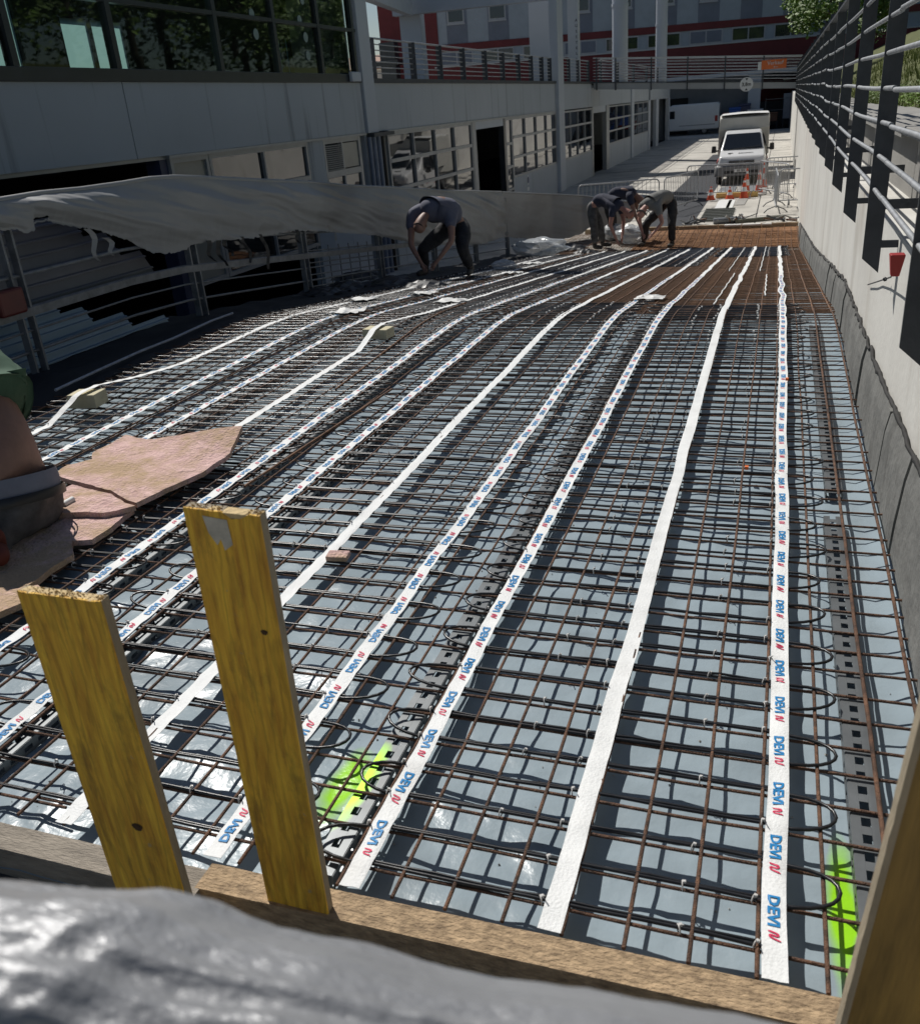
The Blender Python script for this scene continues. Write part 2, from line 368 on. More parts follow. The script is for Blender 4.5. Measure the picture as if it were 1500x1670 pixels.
# ------------------------------------------------------------------ right fence
rf=thing('steel_fence','dark steel post fence with eight galvanised rails along the retaining wall','fence',(.45,3.2,-.9))
pm=MB(); H0=.0
pm.hexa([(-.035,-.007,.07),(.045,-.007,0),(.045,.007,0),(-.035,.007,.07),(-.035,-.007,1.47),(.045,-.007,1.47),(.045,.007,1.47),(-.035,.007,1.47)])
pme=pm.mesh('post',steel_dk)
br=MB(); br.box(.045,-.006,.30,.30,.006,.345); brm=br.mesh('bracket',steel_dk); br=MB(); br.box(.045,-.006,.12,.13,.006,.155); brm2=br.mesh('bracket',steel_dk)
i=0;y=1.5
while y<44:
    o=inst('post',pme,rf,(0,y-3.2,interp([(0,-.01),(5,.02),(10,.08),(16,.1),(45,.16)],y)),(0,0,random.uniform(-.04,.04)))
    inst('bracket',brm,rf,(0,y-3.2,o.location.z)); inst('bracket',brm2,rf,(0,y-3.2,o.location.z))
    y+=1.69
for k in range(7):
    z=-.49+k*.1475; b=MB(); y=-.6
    while y<43:
        pts=[(.435+.004*math.sin(q+k),lerp(y,y+5.07,q/6),z+.02*((lerp(y,y+5.07,q/6))>12)+.006*math.sin(q*1.3+k)) for q in range(7)]
        b=MB(); b.tube([Vector(p) for p in pts],.0105,8); b.build('rail',galv,rf,True); y+=5.08
b=MB(); b.box(.415,-.6,.565,.475,43.5,.585); b.build('handrail',steel_dk,rf,True)
b=MB(); P=ony(1464,412,3.85); b.hexa([(P.x-.018,3.82,P.z-.085),(P.x+.012,3.82,P.z-.085),(P.x+.012,3.86,P.z-.085),(P.x-.018,3.86,P.z-.085),(P.x-.030,3.80,P.z),(P.x+.024,3.80,P.z),(P.x+.024,3.86,P.z),(P.x-.030,3.86,P.z)])
tag(b.build('warning_lamp',red_m,None,False,.004),'small red box hanging on the big fence post in front','lamp')
#@@BANK
bk=MB()
def bank(u,v):
    x=1.56+u*22; y=-6+v*126; d=x-1.56
    return (x,y,WT(y)+.36+min(3.0,d*.42)+.12*nz(x,y,0,.5)*min(1,d))
bk.grid(bank,44,90); tag(bk.build('grass_bank',ground_g),kind='structure')
# grass tufts
random.seed(11); b=MB()
for i in range(9000):
    d=random.random()**1.6*7; y=2.5+random.random()**1.2*36; x=1.58+d
    z=WT(y)+.36+min(3.0,d*.42)+.12*nz(x,y,0,.5)*min(1,d)-.02
    h=random.uniform(.10,.34)*(1.2 if d>.8 else .6); a=random.uniform(0,6.28); w_=.008+.006*random.random(); lx,ly=random.uniform(-.12,.12),random.uniform(-.12,.12)
    c_,s_=math.cos(a)*w_,math.sin(a)*w_
    b.add([(x-c_,y-s_,z),(x+c_,y+s_,z),(x+c_*.7+lx*.4,y+s_*.7+ly*.4,z+h*.6),(x-c_*.7+lx*.4,y-s_*.7+ly*.4,z+h*.6),(x+lx,y+ly,z+h)],[(0,1,2,3),(3,2,4)])
tag(b.build('long_grass',grass_m),'long dry green grass on the bank behind the fence','grass',kind='stuff')
b=MB()
for i in range(5000):
    y=2.5+random.random()*22; d=abs(random.gauss(0,.35)); x=1.58+d; z=WT(y)+.38+.13*random.random()+d*.38
    a=random.uniform(0,6.28); s_=random.uniform(.02,.05); t=random.uniform(-.6,.6)
    b.add([(x,y,z),(x+math.cos(a)*s_,y+math.sin(a)*s_,z+t*s_),(x+math.cos(a+.9)*s_*1.2,y+math.sin(a+.9)*s_*1.2,z+.3*s_)],[(0,1,2)])
tag(b.build('ground_ivy',leaf_m),'low leafy creepers along the edge of the grass bank','plants',kind='stuff')
def tree(loc,h,cr,label,seed,n=4200,leaf=.13,cz=.65):
    random.seed(seed); t=thing('broadleaf_tree',label,'tree',loc,0,'trees on the bank')
    b=MB(); top=h*cz; b.tube([(0,0,-.3),(.05,.03,h*.2),(-.04,.06,h*.45),(0,0,h*.8)],.1,8,rs=[.022*h,.017*h,.012*h,.004*h])
    cl=[]
    for i in range(20):
        a=random.uniform(0,6.28); el=random.uniform(-.5,1.3); rr=cr*random.uniform(.45,.95)
        c=Vector((math.cos(a)*math.cos(el)*rr,math.sin(a)*math.cos(el)*rr,top+math.sin(el)*rr*.85)); cl.append((c,cr*random.uniform(.22,.42)))
        b.tube([(0,0,h*random.uniform(.25,.6)),(c.x*.5,c.y*.5,lerp(h*.45,c.z,.6)),tuple(c)],.02,5,rs=[.008*h,.005*h,.002*h])
    b.build('trunk',bark_m,t)
    b=MB()
    for i in range(n):
        c,r=random.choice(cl); d=Vector((random.gauss(0,1),random.gauss(0,1),random.gauss(0,.75))).normalized()*r*random.random()**.45
        p=c+d; s=leaf*random.uniform(.6,1.4); u=Vector((random.gauss(0,1),random.gauss(0,1),random.gauss(0,.6))).normalized(); v=u.orthogonal().normalized()
        b.add([p-u*s*.5,p+v*s*.28,p+u*s*.5,p-v*s*.28],[(0,1,2,3)])
    b.build('crown',leaf_m,t); return t
tree((1.9,46.6,.2),5.6,2.75,'green tree hanging over the far end of the fence, right of the red facade',5,9000,.17,.52)
for i,(x,y,h) in enumerate(((10,30,9),(11,38,10),(9.5,44,9),(12,51,11),(11,59,10),(14,24,10),(16,35,12),(13,68,10),(15,46,12),(17,58,12))):
    tree((x,y,1.9),h,4.2,['dense tree on the bank, %s behind the fence'%k for k in ('third','fourth','fifth','sixth','seventh','near one farther back','tall one farther back','last','middle one farther back','far one farther back')][i],40+i,4200,.34,.40)
random.seed(50); b=MB()
for i in range(15000):
    y=random.uniform(12,95); x=random.uniform(14,18)+2*nz(y*.2,1); z=1.5+random.random()**.8*(8+2.5*nz(y*.25,5)); s=random.uniform(.2,.5); u_=Vector((random.gauss(0,1),random.gauss(0,1),random.gauss(0,.6))).normalized(); v_=u_.orthogonal().normalized(); p=Vector((x,y,z))
    b.add([p-u_*s*.5,p+v_*s*.3,p+u_*s*.5,p-v_*s*.3],[(0,1,2,3)])
tag(b.build('far_hedge',leaf_m),'tall dense green thicket at the back of the bank','thicket',kind='stuff')
tree((8.5,20,1.6),8,3.0,'dark leafy tree behind the second fence bay from the right edge',8,4200,.18)
tree((7.5,12.5,1.5),7,2.8,'nearest leafy tree on the bank at the right edge of the photo',9,4200,.16)
tree((10,33,1.8),9,3.6,'tall leafy tree on the bank halfway along the fence',13,4200,.2)
# ------------------------------------------------------------------ reinforcement mats on the ramp
random.seed(5)
def cross_mesh(L,seed,m,r=.0052):
    random.seed(seed); b=MB(); n=max(4,int(L/.22))
    ph=random.uniform(0,9); b.tube([(L*i/n,.006*nz(i*.7,ph),.004*nz(i*.9,ph,4)) for i in range(n+1)],r,5); return b.mesh('cross_bar',m)
MATX=[(-1.98,.535,'right'),(-4.05,-1.86,'middle'),(-5.10,-3.92,'left')]
MATY=[(1.46,8.35,'nearest'),(8.22,13.3,'second'),(13.2,19.1,'third'),(19.0,24.75,'farthest')]
for xi,(x0,x1,xn) in enumerate(MATX):
    for yi,(y0,y1,yn) in enumerate(MATY):
        rusty=(yi>=1 and xi==0) or yi==3
        m=rust2 if rusty else rust
        t=thing('reinforcement_mat','%s steel reinforcement mat of the %s row on the ramp, %s'%(yn,xn,'orange brown with rust' if rusty else 'dark and lightly rusted'),'steel mesh',((x0+x1)/2,y0,surf(y0)),0,'reinforcement mats laid over the ramp')
        ctr=(x0+x1)/2
        # long bars
        lb=[]; x=x0+.05 if xi else .07-.14*14
        k0=0
        if xi==0:
            xs=[.07-.145*k for k in range(14)]+[.215,.362,.505]
        else:
            nn=int((x1-x0-.06)/.145); xs=[x0+.04+.145*k for k in range(nn+1)]
        for k,x in enumerate(xs):
            b=MB(); ny=int((y1-y0)/.3); ph=random.uniform(0,50); big=x>.3
            r=.0068 if big else .0055; dz=.010+(.004 if big else 0)
            b.tube([(x+.008*nz(i*.35,ph),lerp(y0-.03,y1+.05,i/ny),surf(lerp(y0,y1,i/ny))+dz+.005*nz(i*.4,ph,8)) for i in range(ny+1)],r,6)
            b.build('long_bar',m,t,True)
        ends=[cross_mesh(x1-x0+d,i*7+xi,m) for i,d in enumerate((0,.02,-.015,.03))]
        sp=.129 if not(rusty and yi in(1,2)) else .066
        n=int((y1-y0)/sp)
        for k in range(n):
            y=y0+.05+k*sp+random.uniform(-.006,.006)
            me=ends[k%4]; slope=0
            inst('cross_bar',me,t,(x0-ctr+random.uniform(-.01,.005)-(random.random()*.14 if xi==2 else 0),y-y0,surf(y)-surf(y0)+.001),(0,random.uniform(-.002,.002),random.uniform(-.003,.003)))
b=MB(); b.grid(lambda u,v:(lerp(-6.3,-5.16+.05*nz(v*40,2),u),lerp(1.3,21.6,v),surf(lerp(1.3,21.6,v))-.02+.03*nz(u*5,v*60,3)),10,160)  # black strip standing in for the deep shade beyond the bar ends
tag(b.build('black_shade_fill',mat('matt black shade fill',(.010,.011,.014),.7,.3,3)),'long black strip darkening the shaded left edge of the ramp','membrane')
# odd bars lying on the mats
for i,(a,c,lab) in enumerate([((548,640),(760,497),'long rust brown bar lying loose between two white tapes'),((400,800),(640,640),'rusty bar lying loose beside the printed tape behind the boards')]):
    A=onramp(*a);B=onramp(*c); b=MB(); b.tube([(lerp(A.x,B.x,t/12),lerp(A.y,B.y,t/12),surf(lerp(A.y,B.y,t/12))+.024) for t in range(13)],.0075,6); tag(b.build('loose_bar',rust2),lab,'steel bar')
# ------------------------------------------------------------------ slotted channels (chairs) under the mats
def channel(x,y0,y1,label,w_=.072,dark=False,segs=None):
    t=thing('slotted_channel',label,'steel channel',(x,y0,surf(y0)-.05),0,'slotted steel channels under the mats')
    m=slot_m
    top=MB(); p=.062; n=int((y1-y0)/p)
    for i in range(n):
        y=y0+i*p
        za=surf(y)-.008; zb=surf(y+p)-.008
        def q(xa,xb,ya,yb):
            a=lerp(za,zb,(ya-y)/p); c=lerp(za,zb,(yb-y)/p)
            top.hexa([(xa,ya,a-.002),(xb,ya,a-.002),(xb,yb,c-.002),(xa,yb,c-.002),(xa,ya,a),(xb,ya,a),(xb,yb,c),(xa,yb,c)])
        q(x-w_/2,x-.012,y,y+p); q(x+.012,x+w_/2,y,y+p); q(x-.0118,x+.0118,y,y+.030)
    top.build('slotted_web',m,t,True)
    for s in(-1,1):
        b=MB()
        for i in range(n):
            y=y0+i*p; za=surf(y)-.010; zb=surf(y+p)-.010; X=x+s*(w_/2+.001)
            def q2(ya,yb,t0,t1):
                b.hexa([(X-.001,ya,za-.046*t0),(X+.001,ya,za-.046*t0),(X+.001,yb,zb-.046*t0),(X-.001,yb,zb-.046*t0),(X-.001,ya,za-.046*t1),(X+.001,ya,za-.046*t1),(X+.001,yb,zb-.046*t1),(X-.001,yb,zb-.046*t1)])
            q2(y,y+p,1,.68); q2(y,y+p,.34,0); q2(y,y+.026,.679,.341)
        b.build('flange',m,t,True)
channel(.33,1.45,3.98,'bright slotted steel channel with black slots right of the rightmost tape, near')
channel(.35,4.20,7.7,'slotted steel channel right of the rightmost tape, beyond the gap')
channel(-1.02,1.47,7.6,'slotted channel with a fluorescent green patch left of the third tape')
channel(-2.27,1.5,7.6,'dark slotted channel beside the two leaning yellow boards')
channel(-2.70,2.6,7.6,'dark slotted channel running left of the tape behind the taller yellow board')
channel(-3.68,3.8,8.0,'dark slotted channel beyond the pink foam boards')
# ------------------------------------------------------------------ heating mats: serpentine cable + tapes with print
LOGO_T={}
def text_tris():
    cu=bpy.data.curves.new('t','FONT'); cu.body='DEVI'; cu.size=1; cu.offset=.04; cu.space_character=1.02; cu.resolution_u=2
    o=bpy.data.objects.new('t',cu); col.objects.link(o); dg=bpy.context.evaluated_depsgraph_get(); me=bpy.data.meshes.new_from_object(o.evaluated_get(dg))
    vs=[(v.co.x,v.co.y) for v in me.vertices]; fs=[tuple(p.vertices) for p in me.polygons]
    bpy.data.objects.remove(o); bpy.data.meshes.remove(me); return vs,fs
TV,TF=text_tris(); tw_=max(v[0] for v in TV)
# squiggle mark: a slanted wave stroke
def squig():
    P=[(0,.0),(.10,.46),(.20,.60),(.30,.50),(.26,.18),(.34,.08),(.46,.22),(.62,.72)]
    vs=[];fs=[]
    P2=[]
    for i in range(len(P)-1):
        for k in range(3):
            t=k/3; p0=P[max(i-1,0)];p1=P[i];p2=P[i+1];p3=P[min(i+2,len(P)-1)]
            P2.append(tuple(.5*((2*p1[j])+(-p0[j]+p2[j])*t+(2*p0[j]-5*p1[j]+4*p2[j]-p3[j])*t*t+(-p0[j]+3*p1[j]-3*p2[j]+p3[j])*t**3) for j in(0,1)))
    P2.append(P[-1])
    for i,p in enumerate(P2):
        a=P2[max(i-1,0)];c=P2[min(i+1,len(P2)-1)]; d=Vector((c[0]-a[0],c[1]-a[1])).normalized(); n=Vector((-d.y,d.x))*(.055 if 0<i<len(P2)-1 else .03)
        vs+=[(p[0]+n.x,p[1]+n.y),(p[0]-n.x,p[1]-n.y)]
    fs=[(2*i+1,2*i+3,2*i+2,2*i) for i in range(len(P2)-1)]; return vs,fs
SV,SF=squig()
def tape_xy(x0,seed,y):
    return x0+.010*nz(y*.9,seed)+.006*nz(y*2.7,seed,3)+ (0.02*nz(y*1.3,seed,8) if y>YC else 0)
def tape_z(x,y,seed,lift=0):
    return surf(y)+.0215+(.006 if y>17 else 0)-.006*abs(math.sin(math.pi*(y-1.52)/.129))**.7+.0025*nz(y*5,seed,x*40)+lift
LIFTS={}
def tape(t,x0,seed,y0,y1,printed,down=True,w_=.056):
    b=MB(); n=int((y1-y0)/.035 if y0<8 else 1); ys=[]; y=y0
    while y<y1: ys.append(y); y+=.0215+.0030*max(0,y-2)
    ys.append(y1)
    W=lambda y: w_*(1+.10*nz(y*1.1,seed+5)) if y<YC else w_*(1.0+.25*nz(y*2.2,seed+5))
    def lift(y):
        for (s,yc,h) in LIFTS.get(seed,[]):
            if -.45<y-yc<1.3: return h*min(1,max(0,1.28-abs(y-yc)/.35)) if y<yc else h*max(0,min(1,1.08-(y-yc)/1.2))**1.5
        return 0
    vs=[];fs=[]
    for y in ys:
        for q,u in enumerate((-.5,-.2,.2,.5)):
            x=tape_xy(x0,seed,y)+u*W(y); vs.append((x,y,tape_z(u*.05,y,seed,lift(y))+.003*nz(y*3,u*3,seed)))
    k=len(ys)
    for i in range(k-1):
        for q in range(3): fs.append((i*4+q,i*4+q+1,i*4+q+5,i*4+q+4))
    b.add(vs,fs,True); 
    # thickness: a second skin underneath
    b.add([(v[0],v[1],v[2]-.0012) for v in vs],[f[::-1] for f in fs],True)
    o=b.build('tape',tape_m,t,True)
    if printed:
        for (V,Fc,m,nm,off) in ((TV,TF,blue_p,'blue_print',0),(SV,SF,red_p,'red_print',tw_*.037*1.12+.015)):
            pb=MB(); y=y0+.05; 
            hs=.037; per=.2025
            while y<min(y1-.2,12.5):
                vv=[]
                for (u,v) in V:
                    h_=hs if nm=='blue_print' else hs*1.05
                    al=off+u*h_*1.12; ac=(v-.35)*h_
                    if down: Y=y+.18-al; dx=ac
                    else: Y=y+al; dx=-ac
                    X=tape_xy(x0,seed,Y)+dx
                    vv.append((X,Y,tape_z(dx,Y,seed,lift(Y))+.003*nz(Y*3,dx*60,seed)+.0022))
                pb.add(vv,Fc); y+=per*(1+.0*y)
            tag(pb.build(nm,m,t,True),kind='stuff')
    return o
def cable(t,xr,xl,y0,y1,seed,skip=None):
    random.seed(seed); n=int((y1-y0)/.129); pts=[]
    b=MB(); side=1
    rows=[y0+.05+.129*k for k in range(n)]
    def flush():
        if len(pts)>3: c_=MB(); c_.tube(pts,.0052,6); c_.build('heating_cable',cable_m,t,True)
        pts.clear()
    for k,y in enumerate(rows):
        if skip and any(a<y<c for a,c in skip): flush(); side=-side; continue
        far=y>9
        xs=[lerp(xr,xl,q/(7 if not far else 4)) for q in range(8 if not far else 5)]
        if side<0: xs=xs[::-1]
        oy=random.uniform(-.004,.004); far2=y>17.5
        for q,x in enumerate(xs):
            yy=y+.009+oy+.006*nz(x*4,k*.9,seed)+(.006 if far else 0)
            pts.append((x,yy,surf(yy)+.0105+.005*nz(x*5,k,seed+2)))
        # loop to the next row outside the mat edge
        s=1 if side>0 else -1
        xe=xl if side>0 else xr; sg=-1 if side>0 else 1
        o=random.uniform(.14,.20); jy=random.uniform(-.014,.014)
        for a in range(0,11):
            an=math.pi*(a+.5)/11
            yy=y+.0645-math.cos(an)*.0645*1.0+jy*math.sin(an)
            pts.append((xe+sg*o*math.sin(an)**.75,yy,surf(yy)+.013+.010*math.sin(an)))
        side=-side
    flush()
    # return run of the cable, strapped beside the first in every row
    b=MB()
    for k,y in enumerate(rows):
        if skip and any(a<y<c for a,c in skip): continue
        if random.random()<.12: continue
        n_=10 if y<9 else 5; a0=xr+random.uniform(-.02,.05); a1=xl+random.uniform(-.05,.02)
        b.tube([(lerp(a0,a1,q/n_),y+.018+.007*nz(q*.8,k*1.7,seed+9)+(.02 if y>17.5 else 0),surf(y)+.0105+.006*nz(q*1.1,k,seed+6)) for q in range(n_+1)],.0046,5)
        if y>17.5: b.tube([(lerp(a0,a1,q/5),y+.075,surf(y)+.004) for q in range(6)],.009,5)
    tag(b.build('cable_return',cable_m,t,True),kind='stuff')
    # ties
    tm=MB(); 
    tm.add([(0,0,0)],[])
    tb=MB(); r=.0115
    tb.tube([(-.004,math.cos(a)*r,math.sin(a)*r) for a in [i*math.pi/4 for i in range(9)]],.0019,4); tb.tube([(0,.003,r),(.004,-.012,r+.014)],.0017,4); tb.box(-.004,-.003,r-.002,.004,.004,r+.004)
    tme=tb.mesh('cable_tie',tie_m)
    cnt=0; stuff=MB(); T0=Vector(t.location)
    for k,y in enumerate(rows):
        if skip and any(a<y<c for a,c in skip): continue
        for x in [lerp(xr,xl,q/4)+(0.045 if q%2 else -.04) for q in range(5)]:
            if random.random()<.28: continue
            xx=x+random.uniform(-.01,.01); p=(xx-T0.x,y+.006-T0.y,surf(y)+.012-T0.z)
            if y<7 and cnt<230: inst('cable_tie',tme,t,p,(0,0,random.uniform(-.5,.5))); cnt+=1
            else:
                s_=.009; stuff.box(xx-s_*.8,y-.012,surf(y)+.012,xx+s_*.8,y+.014,surf(y)+.024)
    if stuff.v: tag(stuff.build('far_ties',tie_m,t,True),kind='stuff')
LIFTS[10]=[(0,5.02,.125)]; LIFTS[7]=[(0,7.08,.105)]
MATS_H=[('rightmost heating mat, between the wall side tape and the first green sprayed channel',.11,-.91,[(.11,0,True,True),(-.39,1,False,True),(-.915,2,True,True)],1.46,21.4,[(8.75,17.6)]),
 ('second heating mat from the wall, behind the two yellow boards',-1.31,-2.31,[(-1.315,3,True,False),(-1.81,4,False,False),(-2.315,5,True,False)],1.46,21.5,[(9.2,15.0)]),
 ('third heating mat from the wall, half under the pink foam boards',-2.75,-3.74,[(-2.75,6,True,True),(-3.245,7,False,True),(-3.755,8,True,True)],1.6,21.3,[]),
 ('leftmost heating mat, reaching the shade of the tarpaulin fence',-4.19,-4.92,[(-4.19,9,True,False),(-4.67,10,False,False)],2.6,20.5,[])]
for (lab,xr,xl,tps,y0,y1,skip) in MATS_H:
    t=thing('heating_mat',lab,'heating mat',((xr+xl)/2,y0,surf(y0)),0,'electric heating mats tied over the reinforcement')
    cable(t,xr,xl,y0,y1,int(abs(xl)*10),skip)
    for (x,sd_,pr,dn) in tps: tape(t,x,sd_,y0-.03,y1,pr,dn)
# intermediate thin white tie lines in the far part
for i,(a,c) in enumerate([((1163,500),(1198,448)),((1247,485),(1250,450)),((1188,444),(1214,405)),((1239,444),(1249,403))]):
    A=onramp(*a);B=onramp(*c); b=MB(); n=14
    b.tube([(lerp(A.x,B.x,q/n)+.006*math.sin(q*2.2+i),lerp(A.y,B.y,q/n),surf(lerp(A.y,B.y,q/n))+.020) for q in range(n+1)],.0075,5)
    tag(b.build('white_strap',tape_m),['thin white strap on brown mesh left of the plain tape, near the crest','thin white strap between the plain tape and the rightmost tape at the crest','thin white strap near the ramp foot between third and plain tape','thin white strap near the ramp foot beside the rightmost tape','thin white strap crossing the brown mesh left of the third tape'][i],'strap')
# ------------------------------------------------------------------ foam blocks, pink boards, scraps
def foamblock(px,py,sx,sy,sz,label,rz,at=None):
    P=onramp(px,py) if not at else Vector(at); b=MB(); b.box(-sx/2,-sy/2,0,sx/2,sy/2,sz); o=b.build('foam_block',foam,None,False,.006); o.location=(P.x,P.y,surf(P.y)+.02); o.rotation_euler=(0,0,rz); tag(o,label,'foam block')
foamblock(143,683,.22,.17,.10,'cream foam block lifting the leftmost white tape',.15,(-4.69,5.02,0))
foamblock(618,562,.24,.15,.085,'cream foam block under the plain white tape in the middle distance',-.1,(-3.25,7.08,0))
# silt: pink boards (outlines measured on the picture, on the mesh)
def board(pts,label,z0=.03,th=.028,curl=None,name='pink_board',m=pink):
    W=[]
    for (a,b_) in pts:
        p=onz(a,b_,-1.78+z0+th); W.append(p)
    # densify
    P=[]
    for i,p in enumerate(W):
        q=W[(i+1)%len(W)]; n=max(1,int((q-p).length/.045))
        for k in range(n):
            r=p.lerp(q,k/n); P.append(Vector((r.x+.008*nz(r.x*22,r.y*22),r.y+.008*nz(r.x*19,r.y*23,4),r.z)))
    bm=bmesh.new(); vs=[bm.verts.new(p) for p in P]; f=bm.faces.new(vs); f.normal_update()
    if f.normal.z<0: f.normal_flip()
    bmesh.ops.triangulate(bm,faces=[f]); 
    for _ in range(3):
        es=[e for e in bm.edges if e.calc_length()>.07]
        if es: bmesh.ops.subdivide_edges(bm,edges=es,cuts=1); bmesh.ops.triangulate(bm,faces=bm.faces[:])
    for v in bm.verts:
        v.co.z+=.010*nz(v.co.x*5,v.co.y*5)+.004*nz(v.co.x*25,v.co.y*25,2)
        if curl: v.co.z+=curl(v.co)
    r=bmesh.ops.extrude_face_region(bm,geom=bm.faces[:]); 
    for v in [g for g in r['geom'] if isinstance(g,bmesh.types.BMVert)]: v.co.z-=th
    bmesh.ops.recalc_face_normals(bm,faces=bm.faces[:])
    me=bpy.data.meshes.new(name); bm.to_mesh(me); bm.free(); me.materials.append(m); me.materials.append(mat('board edge beige',(.55,.42,.33),.9,.15,20))
    o=bpy.data.objects.new(name,me); col.objects.link(o); return tag(o,label,'foam board')
c0=onz(395,711,-1.75)
board([(90,838),(150,833),(218,828),(180,860),(150,880),(116,882),(119,903),(60,945),(10,975),(-60,1000),(-60,880),(0,850)],'lower pink foam board in the shade, under the kneeling worker',.022)
board([(205,708),(240,717),(330,716),(398,712),(375,740),(330,768),(270,797),(222,820),(180,800),(150,790),(100,780),(93,772),(110,758),(150,748),(150,738),(180,724)],'large pink foam board with sandy dirt lying on the mesh, far corner curled up',.055,.028,lambda c:.12*max(0,1-(c-c0).length/.55)**1.3)
board([(100,800),(118,790),(150,798),(182,806),(220,826),(170,834),(92,836),(88,822)],'broken strip of pink foam board in front of the large pink one',.052)
board([(-40,985),(0,962),(62,955),(72,963),(30,985),(-30,1010)],'small pink foam offcut behind the shorter yellow board',.03)
P=onramp(553,917); b=MB(); b.box(-.05,-.03,0,.05,.03,.025); o=b.build('foam_offcut',pink,None,False,.006); o.location=(P.x,P.y,surf(P.y)+.02); o.rotation_euler=(.1,0,.1); tag(o,'small pink foam offcut lying on the plain tape','foam offcut')
b=MB(); A=onz(103,823,-1.69);B=onz(119,814,-1.69); b.tube([A,B],.016,10); tag(b.build('white_tube',white_m),'short white tube lying on the pink board','tube')
b=MB(); 
for k,(px,py) in enumerate([(570,512),(590,492),(735,495),(836,448),(868,432),(1060,490),(690,482)]):
    P=onramp(px,py); random.seed(k)
    m_=MB(); m_.grid(lambda u,v:(P.x+(u-.5)*.30+.04*nz(u*5,v*5,k),P.y+(v-.5)*.34,surf(P.y+(v-.5)*.34)+.03+.05*abs(nz(u*4,v*4,k+3))),6,6,False)
    tag(m_.build('tape_scrap',white_m),['crumpled white tape scrap at the left fold of the ramp','second crumpled white scrap left of the crest','folded white scrap on the plain tape near the crest','white scrap by the shade edge left of the plastic bag','white scrap just below the plastic bag','flat white scrap at the crest beside the third tape','tiny white scrap among the left tapes at the crest'][k],'scrap')
random.seed(19); b=MB()
for k in range(420):
    x=random.uniform(-4.6,.5); y=1.5+random.random()**1.5*9; s=random.uniform(.002,.007); z=sheet_pt(x,y)+.002; a=random.uniform(0,3)
    b.add([(x+s*math.cos(a),y+s*math.sin(a),z),(x+s*math.cos(a+2.1)*.8,y+s*math.sin(a+2.1),z+.001),(x+s*math.cos(a+4),y+s*math.sin(a+4)*.7,z),(x,y,z+s*.8)],[(0,1,3),(1,2,3),(2,0,3)])
tag(b.build('grit',mat('mixed grit',(.10,.08,.06),.9,.6,60,c2=(.4,.38,.34))),'scattered grit and tiny offcuts on the blue sheeting','grit',kind='stuff')
# small orange clip bits
for k,(px,py) in enumerate([(1217,765),(1283,620)]):
    P=onz(px,py,-1.75); b=MB(); b.box(-.009,-.010,0,.009,.010,.016); o=b.build('orange_clip',orange_m); o.location=P; tag(o,['tiny orange clip on the mesh left of the rightmost tape','tiny orange clip on the rightmost tape farther down the ramp'][k],'clip')
# ------------------------------------------------------------------ front timber beam and yellow boards
def beam(a,c,label,m,y=1.40,th=.10,dp=.085,over=0):
    A=onz(*a,-1.765); B=onz(*c,-1.765); d=(B-A).normalized(); n=Vector((d.y,-d.x,0)) # toward the camera
    if n.y>0: n=-n
    P=[A+n*dp,B+n*dp,B,A]; b=MB(); dz=Vector((0,0,th))
    n_=24; vs=[]
    secs=[]
    for i in range(n_+1):
        p=A.lerp(B,i/n_); w1=.002*nz(i*.8,1.0)
        secs.append([p+n*dp-dz,p-dz,p+Vector((0,w1,0)),p+n*dp*.98+Vector((0,0,w1)),p+n*(dp)-Vector((0,0,.006))][::1])
    b.loft(secs,False); o=b.build('timber_beam',m); return tag(o,label,'timber')
beam((-250,1283),(346,1421),'greyed squared timber at the lower left, closing the ramp edge',timber_g)
beam((346,1408),(1460,1647),'long squared timber with fresh sawn top across the near edge of the mesh',timber,th=.11)
